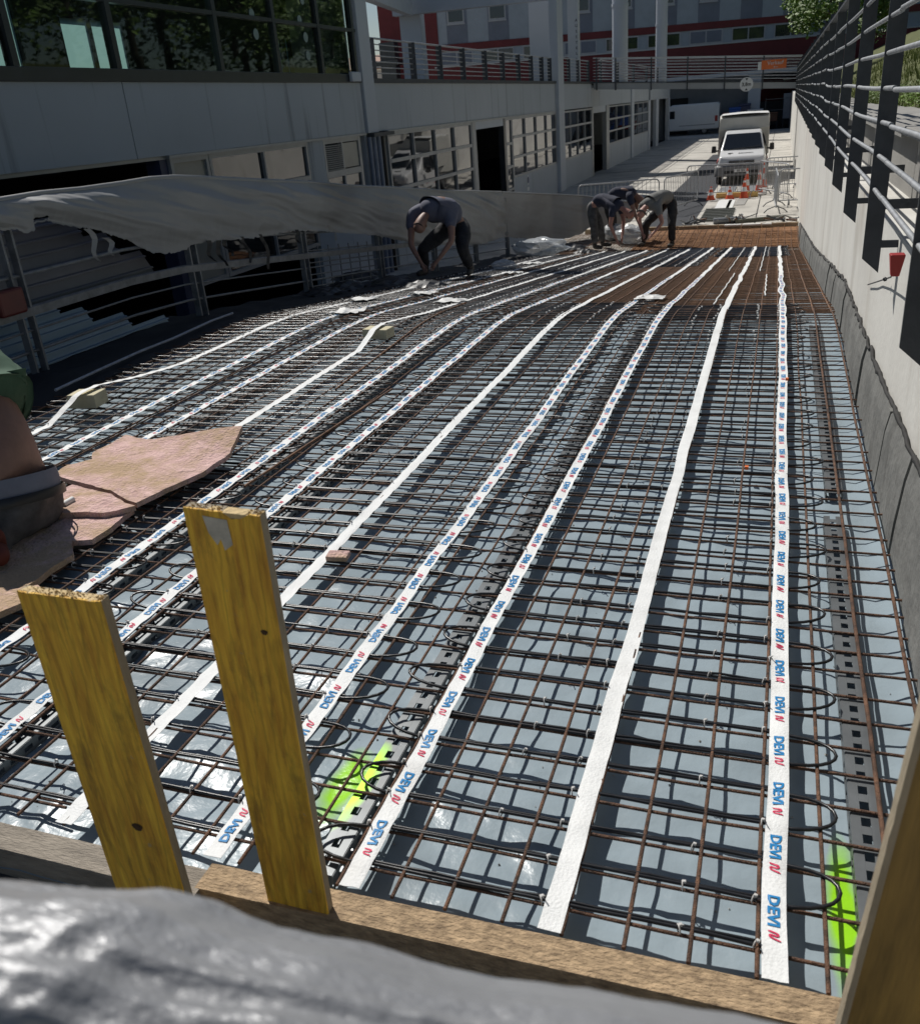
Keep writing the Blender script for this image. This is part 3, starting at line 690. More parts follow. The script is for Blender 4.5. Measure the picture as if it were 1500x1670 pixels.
def yboard(tl,tr,bl,br,yt,yb,label,th=.027,m=wood_y,right=True,ext=.25):
    TL,TR,BL,BR=ony(*tl,yt),ony(*tr,yt),ony(*bl,yb),ony(*br,yb)
    # local frame: origin bottom left, long axis Z, width X
    up=((TL+TR)/2-(BL+BR)/2); L=up.length; zax=up.normalized(); xw=((TR-TL)+(BR-BL))/2; xax=(xw-zax*xw.dot(zax)).normalized(); yax=zax.cross(xax)
    W=((TR-TL).length+(BR-BL).length)/2; O=(BL+BR)/2-zax*ext
    Ltot=L+ext
    t=thing('yellow_board',label,'board',(0,0,0)); t.matrix_world=Matrix(((xax.x,yax.x,zax.x,O.x),(xax.y,yax.y,zax.y,O.y),(xax.z,yax.z,zax.z,O.z),(0,0,0,1)))
    # front ply, core, rough top
    b=MB(); n=8
    top=lambda x:Ltot+.0035*nz(x*60,L)-((.012 if (x>.0 and x<.05) else 0) if 'taller' in label else .004*nz(x*18,2))
    vs=[];fs=[]
    xs=[-W/2+W*i/n for i in range(n+1)]
    for x in xs: vs+=[(x,0,0),(x,0,top(x)),(x,.005,top(x)),(x,.005,0)]
    for i in range(n): a=i*4; fs+=[(a,a+4,a+5,a+1),(a+1,a+5,a+6,a+2),(a+2,a+6,a+7,a+3)]
    fs+=[(0,1,2,3),(n*4+3,n*4+2,n*4+1,n*4)]
    b.add(vs,fs); o=b.build('front_veneer',m,t)
    b=MB(); vs=[];fs=[]
    for x in xs: vs+=[(x*.999,.0052,0),(x*.999,.0052,top(x)-.002),(x*.999,th,top(x)-.001),(x*.999,th,0)]
    fs=[]
    for i in range(n): a=i*4; fs+=[(a,a+4,a+5,a+1),(a+1,a+5,a+6,a+2),(a+2,a+6,a+7,a+3)]
    fs+=[(0,1,2,3),(n*4+3,n*4+2,n*4+1,n*4)]
    b.add(vs,fs); b.build('core',wood_side,t)
    b=MB(); random.seed(2)
    for k in range(150):
        x=random.uniform(-W/2,W/2); y=random.uniform(.0,th); s=random.uniform(.002,.006); z=top(x)
        b.add([(x-s,y,z-.003),(x+s,y,z-.003),(x+random.uniform(-s,s),y+random.uniform(-.002,.002),z+random.uniform(.0,.003))],[(0,1,2)])
        b.add([(x,y-s*.5,z-.003),(x,y+s*.5,z-.003),(x+random.uniform(-s,s),y,z+random.uniform(.001,.004))],[(0,1,2)])
    b.box(-W/2+.001,.001,Ltot-.012,W/2-.001,th-.001,Ltot-.0015)
    b.build('splintered_top',wood_cut,t)
    return t,W,Ltot
def wood_detail():
    # knots, grain lines and stains on the yellow veneer
    n,l,b=nodes(wood_y); src=b.inputs['Base Color'].links[0].from_socket
    tc=n.new('ShaderNodeTexCoord'); mp=n.new('ShaderNodeMapping'); mp.inputs['Scale'].default_value=(1,1,.16); l.new(tc.outputs['Object'],mp.inputs[0])
    wv=n.new('ShaderNodeTexWave'); wv.wave_type='BANDS'; wv.bands_direction='X'; wv.inputs['Scale'].default_value=9; wv.inputs['Distortion'].default_value=14; wv.inputs['Detail'].default_value=3; wv.inputs['Detail Scale'].default_value=2.2; l.new(mp.outputs[0],wv.inputs[0])
    mr=n.new('ShaderNodeMapRange'); mr.inputs['From Min'].default_value=.0; mr.inputs['From Max'].default_value=.35; mr.inputs['To Min'].default_value=.28; mr.inputs['To Max'].default_value=0; l.new(wv.outputs['Fac'],mr.inputs['Value'])
    mx=n.new('ShaderNodeMix'); mx.data_type='RGBA'; l.new(mr.outputs[0],mx.inputs[0]); l.new(src,mx.inputs[6]); mx.inputs[7].default_value=(.16,.085,.010,1)
    t2=n.new('ShaderNodeTexNoise'); t2.inputs['Scale'].default_value=7; t2.inputs['Detail'].default_value=9; t2.inputs['Roughness'].default_value=.7; mp2=n.new('ShaderNodeMapping'); mp2.inputs['Scale'].default_value=(1.6,1,.5); l.new(tc.outputs['Object'],mp2.inputs[0]); l.new(mp2.outputs[0],t2.inputs[0])
    m2=n.new('ShaderNodeMapRange'); m2.inputs['From Min'].default_value=.52; m2.inputs['From Max'].default_value=.74; m2.inputs['To Max'].default_value=.85; l.new(t2.outputs['Fac'],m2.inputs['Value'])
    mx2=n.new('ShaderNodeMix'); mx2.data_type='RGBA'; l.new(m2.outputs[0],mx2.inputs[0]); l.new(mx.outputs[2],mx2.inputs[6]); mx2.inputs[7].default_value=(.07,.045,.018,1)
    t3=n.new('ShaderNodeTexNoise'); t3.inputs['Scale'].default_value=34; t3.inputs['Detail'].default_value=3; l.new(tc.outputs['Object'],t3.inputs[0])
    m3=n.new('ShaderNodeMapRange'); m3.inputs['From Min'].default_value=.70; m3.inputs['From Max'].default_value=.78; m3.inputs['To Max'].default_value=.7; l.new(t3.outputs['Fac'],m3.inputs['Value'])
    mx3=n.new('ShaderNodeMix'); mx3.data_type='RGBA'; l.new(m3.outputs[0],mx3.inputs[0]); l.new(mx2.outputs[2],mx3.inputs[6]); mx3.inputs[7].default_value=(.34,.30,.22,1)
    l.new(mx3.outputs[2],b.inputs['Base Color'])
wood_detail()
def knot(t,x,z,r=.012):
    b=MB()
    for k,(s,m) in enumerate(((1.35,0),(1,0))): pass
    b.add([(x+math.cos(a)*r*(1+.15*math.sin(3*a)),-.0012,z+math.sin(a)*r*.8) for a in [i*.42 for i in range(15)]],[tuple(range(15))]); b.add([(x+math.cos(a)*r*.55,-.002,z+math.sin(a)*r*.42) for a in [i*.42 for i in range(15)]],[tuple(range(15))])
    b.build('knot',mat('wood knot',(.07,.035,.010),.7,.4,90),t)
t,W,L=yboard((28,966),(161,980),(182,1428),(295,1444),1.16,1.175,'shorter yellow formwork board standing at the left with a sawn off top')
knot(t,.025,L-.60,.014)
t,W,L=yboard((297,832),(423,838),(444,1494),(537,1513),1.30,1.34,'taller yellow formwork board with white paint chip on its splintered top')
knot(t,.05,L-.27,.008)
b=MB(); b.add([(-.042,-.001,L-.012),(.012,-.001,L-.016),(.015,-.001,L-.07),(-.005,-.001,L-.085),(-.01,-.001,L-.06),(-.02,-.001,L-.075),(-.035,-.001,L-.05)],[tuple(range(7))]); b.build('paint_chip',mat('old white paint',(.50,.47,.40),.8,.2,30),t)
# right board: leans to the right, its face coloured darker brown than the other boards
wood_dk=mat('dark brown board face',(.20,.12,.022),.6,.35,2.2,.3,9,stretch=(8,8,1),c2=(.26,.16,.035))
A=ony(1503,1175,1.02); B=ony(1372,1672,1.02); zax=(A-B).normalized(); xax=Vector((zax.z,0,-zax.x)).normalized()
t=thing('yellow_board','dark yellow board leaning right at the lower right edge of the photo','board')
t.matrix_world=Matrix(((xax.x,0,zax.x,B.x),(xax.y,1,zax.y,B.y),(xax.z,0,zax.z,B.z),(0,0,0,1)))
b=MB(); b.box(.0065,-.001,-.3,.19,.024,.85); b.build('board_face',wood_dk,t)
b=MB(); n=40; secs=[]
for i in range(n+1):
    z=-.3+1.15*i/n; j=.0016*nz(i*.9,3)+.001*nz(i*3.1,4); secs.append([(-.003+j,-.003,z),(.006,-.0035,z),(.006,.026,z),(-.003+j,.026,z)])
b.loft(secs,False); b.build('rough_edge',wood_side,t)
# ------------------------------------------------------------------ foreground silver tarpaulin over the guard rail
EDGE=[(-260,1385),(-60,1412),(60,1425),(130,1431),(235,1432),(300,1450),(345,1472),(420,1498),(500,1514),(560,1524),(640,1545),(700,1562),(800,1582),(900,1592),(1000,1604),(1100,1622),(1200,1638),(1300,1658),(1400,1674),(1600,1705),(1800,1740)]
def crest(px): return Vector(ray(px,interp(EDGE,px))*.56)
nrm=Vector((0,.72,.69)).normalized()
def fg(u,v):
    px=lerp(-250,1780,u); C=crest(px); r=.10; ang=lerp(-1.5,2.0,v); 
    # rotate normal about X: ang<0 = far side
    n=Vector((0,nrm.y*math.cos(ang)-nrm.z*math.sin(ang),nrm.z*math.cos(ang)+nrm.y*math.sin(ang)*-1))
    n=Vector((0,math.cos(math.atan2(nrm.z,nrm.y)+ang),math.sin(math.atan2(nrm.z,nrm.y)+ang)))
    p=C-nrm*r+n*r
    d=max(0,ang)
    amp=min(1,abs(ang)*1.4)
    rg=lambda q:(1-abs(q)*2.4)
    A_=ang*1.9+p.x*2.2; 
    A_=ang*1.5+p.x*1.1; fold=.012*rg(nz(A_*.8,p.x*.8,3))+.0075*rg(nz(A_*2.6+.4*nz(p.x*2,ang,2),p.x*.9,5))+.0022*rg(nz(A_*5,p.x*9,9))+.008*nz(p.x*2.4,ang*.8,1)+.0009*nz(p.x*60,ang*18,4)
    left=max(0,min(1,(-.24-p.x)/.12)); fold+=left*.004*rg(nz(p.x*30+ang*2,ang*1.2,2))
    return tuple(p+n*(fold*amp-.012))
b=MB(); b.grid(fg,260,90); tag(b.build('silver_tarpaulin',silver),'crumpled silver grey tarpaulin over the railing at the bottom of the photo, out of focus','tarpaulin')
b=MB(); b.tube([crest(px)-nrm*.10 for px in (-250,100,500,1000,1500,1780)],.03,10); tag(b.build('guard_rail_tube',galv2),'steel rail under the silver tarpaulin at the bottom of the photo','rail')
# ------------------------------------------------------------------ left fence frame, sheets, tarpaulins
FX=-6.0
lf=thing('guard_fence','grey steel guard fence of posts and rails along the left edge of the ramp','fence',(FX,5.9,-1.78))
for y in (3.3,5.95,8.45,10.95,13.45,15.95,18.45,20.9):
    z=surf(y)
    for dx,dy in ((-.03,-.07),(-.03,.05)):
        b=MB(); b.hexa([(FX+dx,y+dy,z-.18),(FX+dx+.07,y+dy,z-.18),(FX+dx+.07,y+dy+.022,z-.18),(FX+dx,y+dy+.022,z-.18),(FX+dx,y+dy,z+1.32),(FX+dx+.07,y+dy,z+1.32),(FX+dx+.07,y+dy+.022,z+1.32),(FX+dx,y+dy+.022,z+1.32)]); b.build('post',galv2,lf,True)
def rail(h,r,nm,x=FX,y0=2.8,y1=21.0):
    b=MB(); n=20; b.tube([(x,lerp(y0,y1,i/n),surf(lerp(y0,y1,i/n))+h) for i in range(n+1)],r,6); b.build(nm,galv2,lf,True)
b=MB(); n=20; secs=[]
for i in range(n+1):
    y=lerp(2.8,21,i/n); z=surf(y)+.50; secs.append([(FX+.042,y,z-.035),(FX+.048,y,z+.035),(FX+.02,y,z+.045),(FX+.02,y,z-.035)])
b.loft(secs,False); b.build('mid_rail',galv2,lf,True)
rail(1.30,.022,'top_rail'); rail(.80,.018,'upper_rail'); rail(.17,.014,'lower_rail'); rail(.34,.010,'lower_rail')
# mesh panel at the third bay
for k in range(7):
    b=MB(); y=11.1+k*.33; b.tube([(FX-.03,y,surf(y)+.05),(FX-.03,y,surf(y)+.62)],.010,5); b.build('panel_wire',galv2,lf,True)
for k in range(4):
    b=MB(); b.tube([(FX-.03,11.0,surf(11)+.08+k*.16),(FX-.03,13.3,surf(13.3)+.08+k*.16)],.010,5); b.build('panel_wire',galv2,lf,True)
P=onx(14,492,-5.9); b=MB(); b.box(-.05,-.14,-.11,.05,.14,.10); o=b.build('site_lamp',mat('dark red lamp',(.10,.012,.01),.4,.2,5),None,False,.02); o.location=P; tag(o,'dark red box hanging on the left fence at the photo edge','lamp')
def sheet(y0,y1,zlo,zhi,x,label,m,sl=.0,endsl=.25):
    """trapezoid profiled metal sheet, ribs along Y"""
    b=MB(); prof=[]; h=zhi-zlo; n=6
    ribs=2
    for i in range(ribs):
        a=i/ribs; prof+= [(a,0),(a+.36/ribs,0),(a+.42/ribs,.028),(a+.54/ribs,.028),(a+.60/ribs,0)]
    prof.append((1,0)); m_=MB(); vs=[]
    for j,(yy) in enumerate((y0,y1)):
        for (t,d) in prof:
            ye=yy+(endsl*(1-t)*h*1.4 if j else 0); vs.append((x+d+.25*(zlo-(zlo+h*t)),ye,zlo+h*t+sl*(ye-y0)))
    k=len(prof); f=[(i,i+1,k+i+1,k+i) for i in range(k-1)]
    b.add(vs,f); b.add([(v[0]-.003,v[1],v[2]) for v in vs],[q[::-1] for q in f])
    tag(b.build('profiled_sheet',m),label,'metal sheet',None)
# upper grey sheets
for i,(z0,z1,y1) in enumerate(((-1.30,-1.06,7.9),(-1.06,-.82,7.5),(-.82,-.60,7.1))):
    sheet(3.0,y1,z0,z1,-6.16-.05*i,['grey profiled sheet just above the mid rail of the left fence','grey profiled sheet in the middle, half under the torn tarpaulin','topmost grey profiled sheet at the left photo edge'][i],corr_g)
for i,(z0,z1,y1) in enumerate(((-1.90,-1.74,7.95),(-1.74,-1.58,7.35),(-1.58,-1.42,6.85),(-1.42,-1.28,6.5))):
    sheet(3.0,y1,z0,z1,-6.09-.03*i,['lowest and longest pale blue profiled sheet behind the left fence','second pale blue profiled sheet from the ground','third pale blue profiled sheet from the ground','shortest pale blue profiled sheet, right under the mid rail'][i],corr_b)
TOP=[(-60,335),(0,325),(60,315),(130,308),(200,298),(240,291),(280,288),(340,290),(420,294),(500,297),(560,303),(640,306),(720,311),(815,313)]
BOT=[(-60,380),(0,377),(12,382),(30,381),(34,366),(60,362),(70,368),(100,373),(133,378),(150,385),(187,398),(207,416),(233,421),(262,417),(285,405),(300,402),(340,397),(400,391),(450,381),(500,380),(560,384),(600,388),(650,398),(700,403),(760,402),(778,400),(815,388)]
def tarp(top,bot,px0,px1,nu,label,xf,seed,holes=()):
    nv=34
    P={}
    vs=[];fs=[]
    for i in range(nu+1):
        px=lerp(px0,px1,i/nu); X,Y_=xf(px)
        if X is None: a=ony(px,interp(top,px),Y_); c=ony(px,interp(bot,px),Y_)
        else: a=onx(px,interp(top,px),X); c=onx(px,interp(bot,px),X)
        y=a.y; x=a.x; zt=a.z; zb=c.z+.02*nz(px*.09,seed)+.02*nz(px*.31,seed+1)
        for j in range(nv+1):
            t=j/nv; z=lerp(zt,zb,t)
            belly=.07*math.sin(math.pi*min(1,t*1.1))*(.7+.4*nz(y*.45,seed))
            A_=y*.55+z*2.1; B_=y*.9-z*.3
            rg=lambda q:(1-abs(q)*2.2)
            f=.040*rg(nz(A_*1.5,B_*.22,seed))+.020*rg(nz(A_*3.6+1.2*nz(B_,seed),B_*.45,seed+4))+.009*rg(nz(A_*8,B_*1.2,seed+8))
            f+=.018*nz(y*1.3,z*.8,seed+3)+.003*nz(y*14,z*12,seed)
            f+=.016*rg(nz(y*2.6-z*1.2,z*.5,seed+15))*t
            f*=min(1,t*4+.1)
            dx=belly+f
            if X is None: vs.append((x,y-dx*.8,z))
            else: vs.append((x+.035+dx,y,z))
    for i in range(nu):
        for j in range(nv):
            px=lerp(px0,px1,(i+.5)/nu)
            if any(abs(px-h[0])<h[1] and h[2]<(j/nv)<h[3] for h in holes): continue
            fs.append((i*(nv+1)+j,i*(nv+1)+j+1,(i+1)*(nv+1)+j+1,(i+1)*(nv+1)+j))
    b=MB(); b.add(vs,fs,True); 
    # folded hem over the top rail
    hem=[Vector(vs[i*(nv+1)]) for i in range(0,nu+1,2)]
    b.tube([h+Vector((-.01,0,.0)) for h in hem],.026,6)
    o=b.build('tarpaulin',tarp_m); return tag(o,label,'tarpaulin')
tarp(TOP,BOT,-60,815,300,'long dirty grey tarpaulin with a torn lower edge hung over the left fence',lambda px:(FX,None),1.0,[(47,13,.80,.93)])
TOP2=[(818,313),(880,316),(950,319),(1030,330),(1037,338)]
BOT2=[(818,386),(850,388),(895,395),(920,389),(947,381),(960,371),(1000,368),(1028,362),(1037,352)]
def xf2(px):
    if px<935: return (FX+.02,None)
    return (None,interp([(935,28.6),(1037,25.6)],px))
def xf3(px):
    # swings inward beyond the first fence section
    return (None,interp([(818,20.7),(900,23.0),(950,23.9),(1037,24.6)],px))
tarp(TOP2,BOT2,819,1037,90,'second grey tarpaulin at the far end of the left fence, behind the bending workers',xf3,5.0)
# torn shreds
random.seed(9)
for k,(px,py,ln) in enumerate([(140,378,60),(335,398,38),(352,398,46),(365,396,30),(395,390,46),(425,386,60),(170,392,34),(480,380,24)]):
    a=onx(px,py-6,FX+.09); b=MB(); n=6; L=ln/1440*abs(a.y)*1.05
    vs=[];fs=[]
    for i in range(n+1):
        t=i/n; w_=.035*(1-t*.7)*(1+.5*nz(i,k)); y=a.y+.05*math.sin(i+k)+t*.08; z=a.z-L*t
        vs+=[(a.x+.02*nz(i,k,5),y-w_,z),(a.x+.02+.02*nz(i,k,8),y+w_,z-.01)]
    fs=[(2*i,2*i+1,2*i+3,2*i+2) for i in range(n)]; b.add(vs,fs); b.build('torn_shred',tarp_m if k in(0,6) else black_pl,bpy.data.objects['tarpaulin'],True)
# ------------------------------------------------------------------ workshop building on the left
X0=-8.45
bd=thing('workshop_building','long grey two storey workshop building with gridded windows and dark doorways, left of the ramp','building',(X0,30,STREET))
def bw(name,m,*bx,bevel=0,parent=None):
    b=MB()
    for q in bx: b.box(*q)
    return b.build(name,m,parent or bd,True,bevel)
ZT=-.265; ZB=.70
# fascia band panels (with joints)
for a,c in ((-4,5.2),(5.22,11.1),(11.12,18.9)): bw('fascia_panel',facade,(X0-.25,a,ZT,X0,c,ZB))
for a,c in ((19.54,28.6),(28.62,37.35),(38.35,44.9),(46.9,64.9),(65.8,77)): bw('fascia_panel',facade,(X0-.25,a,ZT,X0-.02,c,ZB))
bw('fascia_panel',facade,(X0-.25,44.92,ZT,X0-.02,46.88,ZB-.05))
bw('floor_slab',darkint,(-20,-4,ZB-.3,X0-.26,77,ZB))
bw('terrace_edge',mat('dark terrace edge',(.06,.065,.07),.7,.1,3),(X0-.5,19.54,ZB+.002,X0+.03,77,ZB+.09))
bw('window_sill_trim',frame_m,(X0-.05,11.8,ZT-.045,X0+.03,18.9,ZT-.002)); bw('window_sill_trim',frame_m,(X0-.05,20.1,ZT-.045,X0+.015,37.3,ZT-.002))
bw('rear_wall',darkint,(-20,-4,STREET,-19.8,77,ZB-.31)); bw('end_wall',facade,(-20,77,STREET,X0,77.25,ZB+.09)); bw('near_end_wall',darkint,(-20,-4.2,STREET,X0,-4,3.7))
bw('interior_floor',darkint,(-19.8,-4,STREET-.05,X0-.3,77,STREET+.02))
def pane(x,y0,y1,z0,z1,parent,mm=None):
    b=MB(); k=.005*random.uniform(-1,1); k2=.005*random.uniform(-1,1)
    b.hexa([(x-.012,y0,z0),(x+k,y0,z0),(x-k+k2,y1,z0),(x-.012,y1,z0),(x-.012,y0,z1),(x-k2,y0,z1),(x+k2,y1,z1),(x-.012,y1,z1)])
    return b.build('pane',mm or glass_m,parent,True)
def win(y0,y1,z0,z1,cols,rows,fw=.07,mw=.045,mm=None,rowz=None,extra=0):
    o=bw('window',frame_m,(X0-.10,y0,z0,X0-.01,y0+fw,z1),(X0-.10,y1-fw,z0,X0-.01,y1,z1),(X0-.10,y0+fw,z0,X0-.012,y1-fw,z0+fw),(X0-.10,y0+fw,z1-fw,X0-.012,y1-fw,z1))
    ys=[y0+fw+(y1-y0-2*fw)*i/cols for i in range(cols+1)]
    zs=rowz or [z0+fw+(z1-z0-2*fw)*i/rows for i in range(rows+1)]
    for i in range(1,cols): b=MB(); b.box(X0-.09,ys[i]-mw/2,z0+fw,X0+.005,ys[i]+mw/2,z1-fw); b.build('mullion',frame_m,o,True)
    for j in range(1,len(zs)-1): b=MB(); b.box(X0-.09,y0+fw,zs[j]-.04,X0+.0,y1-fw,zs[j]+.04); b.build('transom',frame_m,o,True)
    for i in range(cols):
        for j in range(len(zs)-1): pane(X0-.05,ys[i]+.002,ys[i+1]-.002,zs[j]+.002,zs[j+1]-.002,o,mm)
    return o
random.seed(21)
palepane=mat('pale blinded pane',(.26,.26,.23),.3,.15,1.5)
win(11.85,12.85,-2.2,ZT-.046,1,2,mm=palepane,rowz=[-2.13,-1.2,-.33])
win(12.87,16.2,-2.2,ZT-.046,2,3,rowz=[-2.13,-1.5,-.93,-.33])
bw('wall_panel',facade,(X0-.2,16.21,STREET,X0-.01,16.85,ZT-.046))
# louvre, vent light and two lower panes
o=bw('window',frame_m,(X0-.10,16.86,-2.2,X0-.01,16.93,ZT-.046),(X0-.10,18.5,-2.2,X0-.01,18.62,ZT-.046),(X0-.1,16.93,-.39,X0-.012,18.5,ZT-.046),(X0-.1,16.93,-1.02,X0-.012,18.5,-.90),(X0-.1,16.93,-1.60,X0-.012,18.5,-1.50),(X0-.1,17.68,-1.5,X0-.013,17.74,-.39))
for k in range(13): b=MB(); z=-.88+k*.0375; b.hexa([(X0-.07,16.94,z),(X0-.015,16.94,z-.012),(X0-.015,17.67,z-.012),(X0-.07,17.67,z),(X0-.07,16.94,z+.012),(X0-.015,16.94,z+.0),(X0-.015,17.67,z+.0),(X0-.07,17.67,z+.012)]); b.build('louvre_slat',frame_m,o,True)
bw('louvre_back',darkint,(X0-.12,16.93,-.9,X0-.09,17.68,-.39),parent=bd)
pane(X0-.03,17.76,18.48,-.88,-.41,o,palepane); pane(X0-.05,16.95,17.67,-1.49,-1.03,o); pane(X0-.05,17.75,18.49,-1.49,-1.03,o)
bw('wall_panel',facade2,(X0-.15,16.86,STREET,X0-.012,17.7,-2.2),(X0-.15,16.86,-2.2,X0-.013,18.62,-1.6)); bw('wall_panel',facade2,(X0-.15,17.71,STREET,X0-.012,18.62,-2.2))
# dark garage opening with a fluorescent lamp
bw('garage_lintel',frame_m,(X0-.3,-3.9,ZT-.05,X0-.05,11.84,ZT-.003)); bw('door_jamb',mat('dark blue jamb',(.03,.04,.09),.5,.1,3),(X0-.3,11.66,STREET,X0-.06,11.84,ZT-.05))
b=MB(); A=onx(60,274,-8.9); B=onx(146,268,-8.9); b.tube([A,B],.03,8); b.build('ceiling_lamp',mat('unlit lamp tube',(.75,.74,.62),.4,.05,3),bd,True)
for k in range(5): bw('roof_beam',mat('dim steel beam',(.05,.055,.06),.6,.1,3),(-19,-2+k*2.6,-.62-.02*k,X0-.6,-1.85+k*2.6,-.42-.02*k))
# pillar, lintel cap, downpipes
bw('pillar',facade2,(X0-.2,18.95,-.28,X0+.06,19.52,6.5),bevel=.01)
bw('pillar',facade2,(X0-.2,18.95,STREET,X0-.05,20.05,-.30)); bw('pillar_cap',steel_dk,(X0-.05,19.05,-.36,X0+.14,20.2,-.285))
bluepipe=mat('blue grey downpipe',(.16,.19,.26),.5,.15,6)
for k,(y,r) in enumerate(((19.02,.05),(19.25,.06),(19.5,.06),(19.74,.05))): b=MB(); b.cyl(X0+.02,y,STREET,-.36,r,12); b.build('downpipe',bluepipe if k<3 else black_pl,bd,True)
win(20.12,26.4,-2.19,ZT-.046,4,3,rowz=[-2.12,-1.55,-.92,-.33])
bw('wall_panel',facade,(X0-.15,20.12,STREET,X0-.015,26.4,-2.19))
bw('door_jamb',frame_m,(X0-.2,26.41,STREET,X0,26.75,ZT-.046)); bw('door_jamb',darkfl,(X0-.2,29.75,STREET,X0-.01,29.95,ZT-.046)); bw('door_lintel',facade2,(X0-.12,26.76,-.52,X0-.02,29.74,ZT-.046))
win(29.96,30.75,STREET+.02,ZT-.046,1,4)
win(30.77,37.34,-2.19,ZT-.046,4,3,rowz=[-2.12,-1.55,-.92,-.33]); bw('wall_panel',facade,(X0-.15,30.77,STREET,X0-.015,37.34,-2.195))
b=MB(); P=onx(862,293,X0+.02); b.tube([(X0-.012,P.y,P.z),(X0+.0,P.y,P.z)],.16,18); b.box(X0-.013,P.y-.14,P.z-.36,X0-.004,P.y+.14,P.z-.24); b.build('wall_sticker',white_m,bd,True); b=MB(); b.tube([(X0+.001,P.y,P.z),(X0+.004,P.y,P.z)],.12,18); b.build('wall_sticker_disc',mat('sticker blue',(.02,.04,.12),.5,.1,3),bd,True)
bw('pillar',facade2,(X0-.2,37.36,STREET,X0+.12,38.34,6.5),bevel=.01)
win(38.36,44.88,-2.19,ZT-.046,4,3,rowz=[-2.12,-1.55,-.92,-.33]); bw('wall_panel',facade,(X0-.15,38.36,STREET,X0-.015,44.88,-2.195))
bw('door_jamb',frame_m,(X0-.2,44.9,STREET,X0,45.2,ZT)); bw('door_jamb',frame_m,(X0-.2,48.6,STREET,X0+.02,49.5,ZT)); bw('door_lintel',facade2,(X0-.12,45.21,-.55,X0-.02,48.59,ZT-.003))
win(49.52,57,-2.16,ZT-.046,3,3); bw('wall_panel',facade,(X0-.15,49.52,STREET,X0-.015,57,-2.165)); bw('pillar',facade2,(X0-.2,57.02,STREET,X0+.06,57.9,ZB-.01))
win(57.92,64.7,-2.16,ZT-.046,3,3); bw('wall_panel',facade,(X0-.15,57.92,STREET,X0-.015,64.7,-2.165)); bw('pillar',facade2,(X0-.2,64.72,STREET,X0+.02,65.7,ZT)); bw('pillar',facade2,(X0-.2,68.7,STREET,X0+.03,70.1,ZT)); bw('pillar',facade2,(X0-.2,76.2,STREET,X0+.05,77,ZT))
# upper glazed storey
ZU=3.10
bw('dark_sill',darkfl,(X0-.1,-4,ZB+.002,X0+.035,18.93,.86),bevel=.005)
for y in (3.5,5.4,7.3,9.2,11.05,13.6,15.46,17.17,18.72): bw('glazing_mullion',darkfl,(X0-.09,y,.862,X0+.03,y+.10,ZU))
bw('glazing_transom',darkfl,(X0-.08,-4,1.64,X0+.025,18.9,1.70)); bw('glazing_transom',darkfl,(X0-.08,-4,2.75,X0+.025,18.9,2.81))
ysm=[-4,3.5,5.4,7.3,9.2,11.05,13.6,15.46,17.17,18.72]
for a,c in zip(ysm,ysm[1:]):
    for z0,z1 in ((.865,1.638),(1.702,2.748),(2.812,ZU)):
        b=MB(); k=random.uniform(-.012,.012); b.add([(X0-.02+k,a+.1,z0),(X0-.02-k,c,z0),(X0-.02,c,z1),(X0-.02+k*.5,a+.1,z1)],[(0,1,2,3)]); b.build('glazing_pane',tint,bd,True)
bw('upper_roof',facade,(-10.3,-4,ZU+.002,X0+.1,18.93,ZU+.30)); bw('upper_roof',facade,(-20,-4,ZU+.002,-15,18.93,ZU+.30)); bw('upper_floor',darkint,(-19.7,-4,ZB+.003,X0-.12,18.9,ZB+.05)); bw('upper_rear_wall',darkint,(-15.2,-4,ZB+.06,-15,18.9,ZU))  # gap left in the roof so sun reaches the backs of the frosted panes
PX=-9.9
gaps=[(10.0,11.05),(11.92,12.55),(12.58,13.35),(18.30,18.42),(18.60,18.74)]
ed=[-4]+[v for g in gaps for v in g]+[18.85]
for a,c in zip(ed[::2],ed[1::2]): bw('added_partition',darkint,(PX-.1,a,ZB+.06,PX,c,ZU))  # dark partition added to block that sun everywhere but at the panes
for (a,c) in gaps:
    top_=2.6 if a<11 else 1.66
    bw('added_partition',darkint,(PX-.1,a,top_,PX,c,ZU)); b=MB(); b.add([(PX-.05,a+.01,ZB+.06),(PX-.05,c-.01,ZB+.06),(PX-.05,c-.01,top_),(PX-.05,a+.01,top_)],[(0,1,2,3)]); b.build('frosted_pane',frost,bd,True)
bw('upper_end_wall',facade,(-20,18.86,ZB+.06,X0-.2,18.92,ZU))
# frosted dots stuck on the glazing
random.seed(4)
for px,py,r in ((410,22,.08),(417,55,.085),(492,0,.07),(488,32,.08),(498,60,.085),(502,90,.085)):
    P=onx(px,py,X0-.015); b=MB(); b.tube([(X0-.012,P.y,P.z),(X0-.006,P.y,P.z)],r,14); b.build('glass_dot',mat('frosted sticker',(.20,.27,.25),.5,.1,3),bd,True)
# lamp box on sill end
bw('sill_lamp',facade2,(X0+.04,18.3,.72,X0+.12,18.75,.9),bevel=.02)
